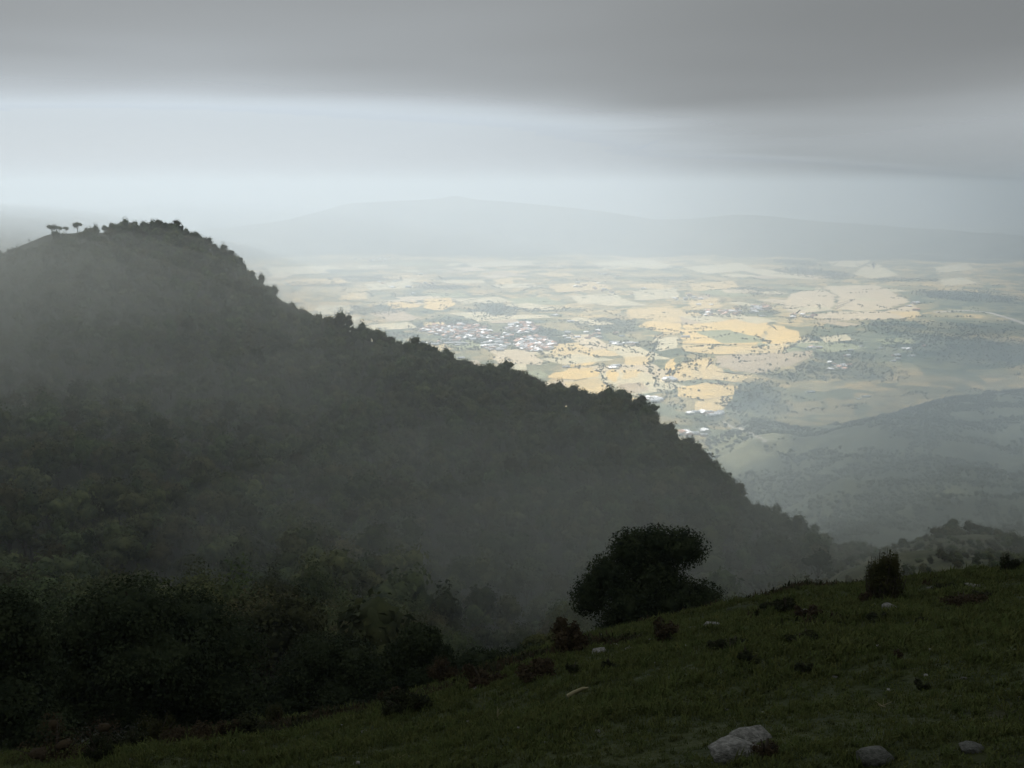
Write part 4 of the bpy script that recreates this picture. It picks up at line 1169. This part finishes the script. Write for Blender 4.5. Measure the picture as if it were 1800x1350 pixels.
# ------------------------------------------------------------------ rocks
def rock(px, py, w_px, h_px, label, material='rock', flat=.55, rz=None, sink=.25, lng=1.0):
    p = hit(px, py, 1.5, 90, 1500)
    if p[2] < -600: print('rock off', label); return
    D = np.linalg.norm(p); w = w_px / F * D; h = h_px / F * D
    import bmesh
    bm = bmesh.new()
    for k in range(26):
        d = rng.normal(size=3); d /= np.linalg.norm(d); d *= rng.uniform(.72, 1.0); d[2] = min(d[2], rng.uniform(.55, .8))
        bm.verts.new(d)
    hl = bmesh.ops.convex_hull(bm, input=bm.verts)
    bmesh.ops.delete(bm, geom=[e for e in hl['geom_interior'] if isinstance(e, bmesh.types.BMVert)], context='VERTS')
    bmesh.ops.triangulate(bm, faces=bm.faces)
    bmesh.ops.subdivide_edges(bm, edges=bm.edges, cuts=3 if w_px > 30 else 1, use_grid_fill=True)
    vv = np.array([q.co[:] for q in bm.verts]); bm.verts.index_update()
    n = vv + .07 * np.stack([fbm(vv[:, 0] * 3.3 + k * 9, vv[:, 1] * 3.3 + vv[:, 2] * 2.7, k + 3) for k in range(3)], 1) * 2
    f = np.array([[q.index for q in t.verts] for t in bm.faces if len(t.verts) == 3]); bm.free()
    me = mesh_np('rock', n, f, [M[material]])
    o = link('rock', me, loc=(p[0], p[1], p[2] + h * (.25 - sink * .3)))
    o.scale = (w / 2 * 1.15 * lng, w / 2 * random.uniform(.8, 1.1), h * .62); o.rotation_euler = (random.uniform(-.15, .15), random.uniform(-.15, .15), rz if rz is not None else random.uniform(-.3, .3))
    tag(o, label, 'rock'); return o
rock(1320, 1308, 70, 40, 'pale broken upper slab of the big rock in the bottom foreground')
rock(1290, 1334, 86, 50, 'largest grey rock at the bottom of the view, lower half of a split boulder')
rock(1536, 1340, 60, 40, 'dark mossy rock at the bottom edge right of the big pale rock', 'rockdark')
rock(1705, 1322, 44, 18, 'low flat grey rock at the lower right', 'rockdark')
rock(1052, 1150, 30, 14, 'bright white rock leaning at the rim left of the large lone tree')
rock(1082, 1138, 18, 10, 'smaller white rock just above the bright white rock at the rim')
rock(1106, 1142, 14, 7, 'third small pale stone right of the white rocks at the rim')
rock(1060, 1122, 16, 12, 'grey stone half hidden against the base of the large lone tree')
rock(1146, 1128, 14, 8, 'pale stone at the foot of the large lone tree', 'rock')
rock(1196, 1116, 16, 8, 'small pale stone right of the thin reddish bush')
rock(1252, 1102, 38, 9, 'long flat pale rock on the rim right of the large lone tree', rz=.3)
rock(1218, 1108, 26, 7, 'second flat pale rock on the rim, left of the long one', rz=.3)
rock(1562, 1072, 25, 17, 'rounded whitish boulder at the foot of the tall upright bush')
rock(1502, 1074, 12, 6, 'small grey stone left of the rounded whitish boulder')
rock(1476, 1062, 12, 5, 'tiny grey stone on the rim left of the tall upright bush', 'rockdark')
rock(1712, 1030, 30, 6, 'flat pinkish rock lying near the rim on the right')
rock(1635, 1036, 14, 6, 'small brown stone left of the flat pinkish rock', 'rockdark')
rock(1010, 1191, 14, 6, 'white stone on the slope rim just left of the dark round tussock')
rock(640, 1287, 12, 6, 'lone pale stone in the grass left of centre at the bottom')
rock(835, 1214, 14, 8, 'grey stone poking from the wide low bracken')
rock(862, 1206, 14, 9, 'second grey stone poking from the wide low bracken', 'rockdark')
rock(784, 1264, 18, 5, 'flat dull stone in the grass below the bracken', 'rockdark')
rock(648, 1252, 10, 4, 'small orange grey stone on the left rim of the grass', 'rockdark')
rock(316, 1309, 9, 5, 'tiny white stone in front of the brown bush at the lower left')
rock(232, 1336, 10, 5, 'tiny pale stone at the lower left end of the grass')
rock(1050, 1288, 12, 6, 'tiny white stone in the lower middle of the grass')
rock(1361, 1140, 9, 5, 'tiny white stone on the slope right of the long heath clump')
rock(1275, 1149, 6, 6, 'tiny bright fleck of stone at the left of the pointed tussock')
rock(1467, 1191, 10, 5, 'tiny white stone right of the bluish tussock')
rock(1730, 1142, 12, 4, 'thin pale stone at the middle right of the slope')
rock(1792, 1228, 12, 5, 'bright white stone at the right edge of the view')
rock(1277, 1250, 8, 8, 'small whitish stone lower left of the middle of the grass')
rock(1460, 1124, 10, 4, 'small pale stone high on the slope below the rim')
rock(1695, 1194, 14, 6, 'dull flat stone right of the middle of the slope', 'rockdark')
rock(1575, 1286, 16, 8, 'mossy stone above the dark rock at the bottom right', 'rockdark')
rock(965, 1262, 10, 6, 'reddish grey stone in the grass below the rim', 'rockdark')
rock(1780, 1265, 8, 6, 'small pale stone low on the right side of the grass')
rock(857, 1284, 9, 6, 'small white stone in the grass right of the lone pale stone')

# fallen branch and dry stalks
def stick(p0, p1, r, label, name, cat, z0=.03, z1=.06, stand=False):
    a_ = hit(*p0, 1.5, 90, 1500); b_ = hit(*p1, 1.5, 90, 1500)
    if stand:
        D = np.linalg.norm(a_); d = ray(*p1); d = d / math.hypot(d[0], d[1]) * math.hypot(a_[0], a_[1]); b_ = d
    a_ = a_ + [0, 0, z0]; b_ = b_ + [0, 0, 0 if stand else z1]
    tb = MB(); m1 = a_ * .65 + b_ * .35 + rng.normal(size=3) * .02; m2 = a_ * .3 + b_ * .7 + rng.normal(size=3) * .02
    o0 = a_.copy(); tb.tube([a_ - o0, m1 - o0, m2 - o0, b_ - o0], [r, r * .85, r * .6, r * .3], 6)
    if stand:
        for q in range(3):
            c = (a_ * (.5 - q * .15) + b_ * (.5 + q * .15)) - o0; e = c + np.array([random.uniform(-.08, .08), random.uniform(-.05, .05), .06]); tb.tube([c, e], [r * .6, r * .3], 4)
    o = link(name, tb.build(name, [M['straw']]), loc=tuple(o0)); tag(o, label, cat)
stick((998, 1228), (1034, 1217), .035, 'pale fallen branch lying in the grass right of centre', 'fallen_branch', 'branch')
stick((876, 1272), (876, 1247), .009, 'thin pale dry stalk standing in the grass near the middle', 'dry_stalk', 'plant', stand=True)
stick((695, 1345), (704, 1330), .006, 'bent dry stalk at the bottom edge left of the middle', 'dry_stalk', 'plant', stand=True)
stick((1549, 1250), (1553, 1238), .006, 'short dry stalk in the grass below the orange plant', 'dry_stalk', 'plant', stand=True)

# ------------------------------------------------------------------ grass and small plants
def tuft(nb, hh, sp, material, curl=.4, wid=.006):
    mb = MB(); V = []; T = []
    for i in range(nb):
        t = random.random() * 6.28; r = random.random() ** .5 * sp; b = np.array([r * math.cos(t), r * math.sin(t), -.01])
        h = hh * random.uniform(.5, 1.15); t2_ = random.random() * 6.28; lean = np.array([math.cos(t2_), math.sin(t2_), 0]) * h * random.uniform(.1, curl)
        sd_ = np.array([-math.sin(t2_), math.cos(t2_), 0]) * wid
        m_ = b + lean * .4 + [0, 0, h * .6]; e = b + lean * 1.2 + [0, 0, h * .95]; k = len(V)
        V += [b - sd_, b + sd_, m_ + sd_ * .8, m_ - sd_ * .8, e]; T += [[k, k + 1, k + 2], [k, k + 2, k + 3], [k + 3, k + 2, k + 4]]
    mb.add(np.array(V), np.array(T)); return mb.build('grass', [material])
TUFT = [tuft(36, .035, .10, M['blade'], .8), tuft(26, .05, .08, M['blade'], .9), tuft(40, .028, .12, M['blade'], .7), tuft(16, .085, .05, M['blade'], .9)]
BRN = [tuft(30, .07, .10, M['brown'], .8, .007), tuft(24, .06, .12, M['heath'], .7, .009)]
n = 60000
R = 3.2 + 54 * rng.random(n) ** 1.25; a_ = rng.uniform(math.radians(-30), math.radians(31), n)
X = R * np.sin(a_); Y = R * np.cos(a_); sg, _ = seg_of(X, Y); k = sg < 1.35
X, Y, sg, R = X[k], Y[k], sg[k], R[k]; Z = ground(X, Y); nb_ = fbm(X / 4.5, Y / 4.5, 61) + .4 * fbm(X / 1.4, Y / 1.4, 67) + .12 * sstep(.45, .98, sg)
isb = nb_ - .25 * (1 - sstep(9, 20, R)) > .17 + .12 * rng.random(len(X))
s = (.45 + .9 * rng.random(len(X))) * (.35 + .65 * sstep(4, 16, R) + R / 40) * (.8 + .6 * sstep(-.2, .25, fbm(X / 1.1, Y / 1.1, 91)))
scatter('grass', np.stack([X, Y, Z], 1)[~isb], TUFT, s[~isb], tilt=.5)
scatter('bracken_ground_cover', np.stack([X, Y, Z], 1)[isb], BRN, s[isb] * 1.1, tilt=.5)

# tiny pale pebbles lying in the turf
v_, f_ = ico(1)
PEB = [mesh_np('pebble', v_ * (1 + .3 * (rng.random((len(v_), 1)) - .5)) * np.array([.028, .022, .012]), f_, [M['rock']]) for _ in range(3)]
n = 150
R = 5 + 38 * rng.random(n); a_ = rng.uniform(math.radians(-20), math.radians(28), n); X = R * np.sin(a_); Y = R * np.cos(a_); sg, _ = seg_of(X, Y); k = sg < .97
X, Y, R = X[k], Y[k], R[k]
scatter('pebbles', np.stack([X, Y, ground(X, Y) + .03], 1), PEB, (.5 + .8 * rng.random(len(X))) * (.6 + R / 30))
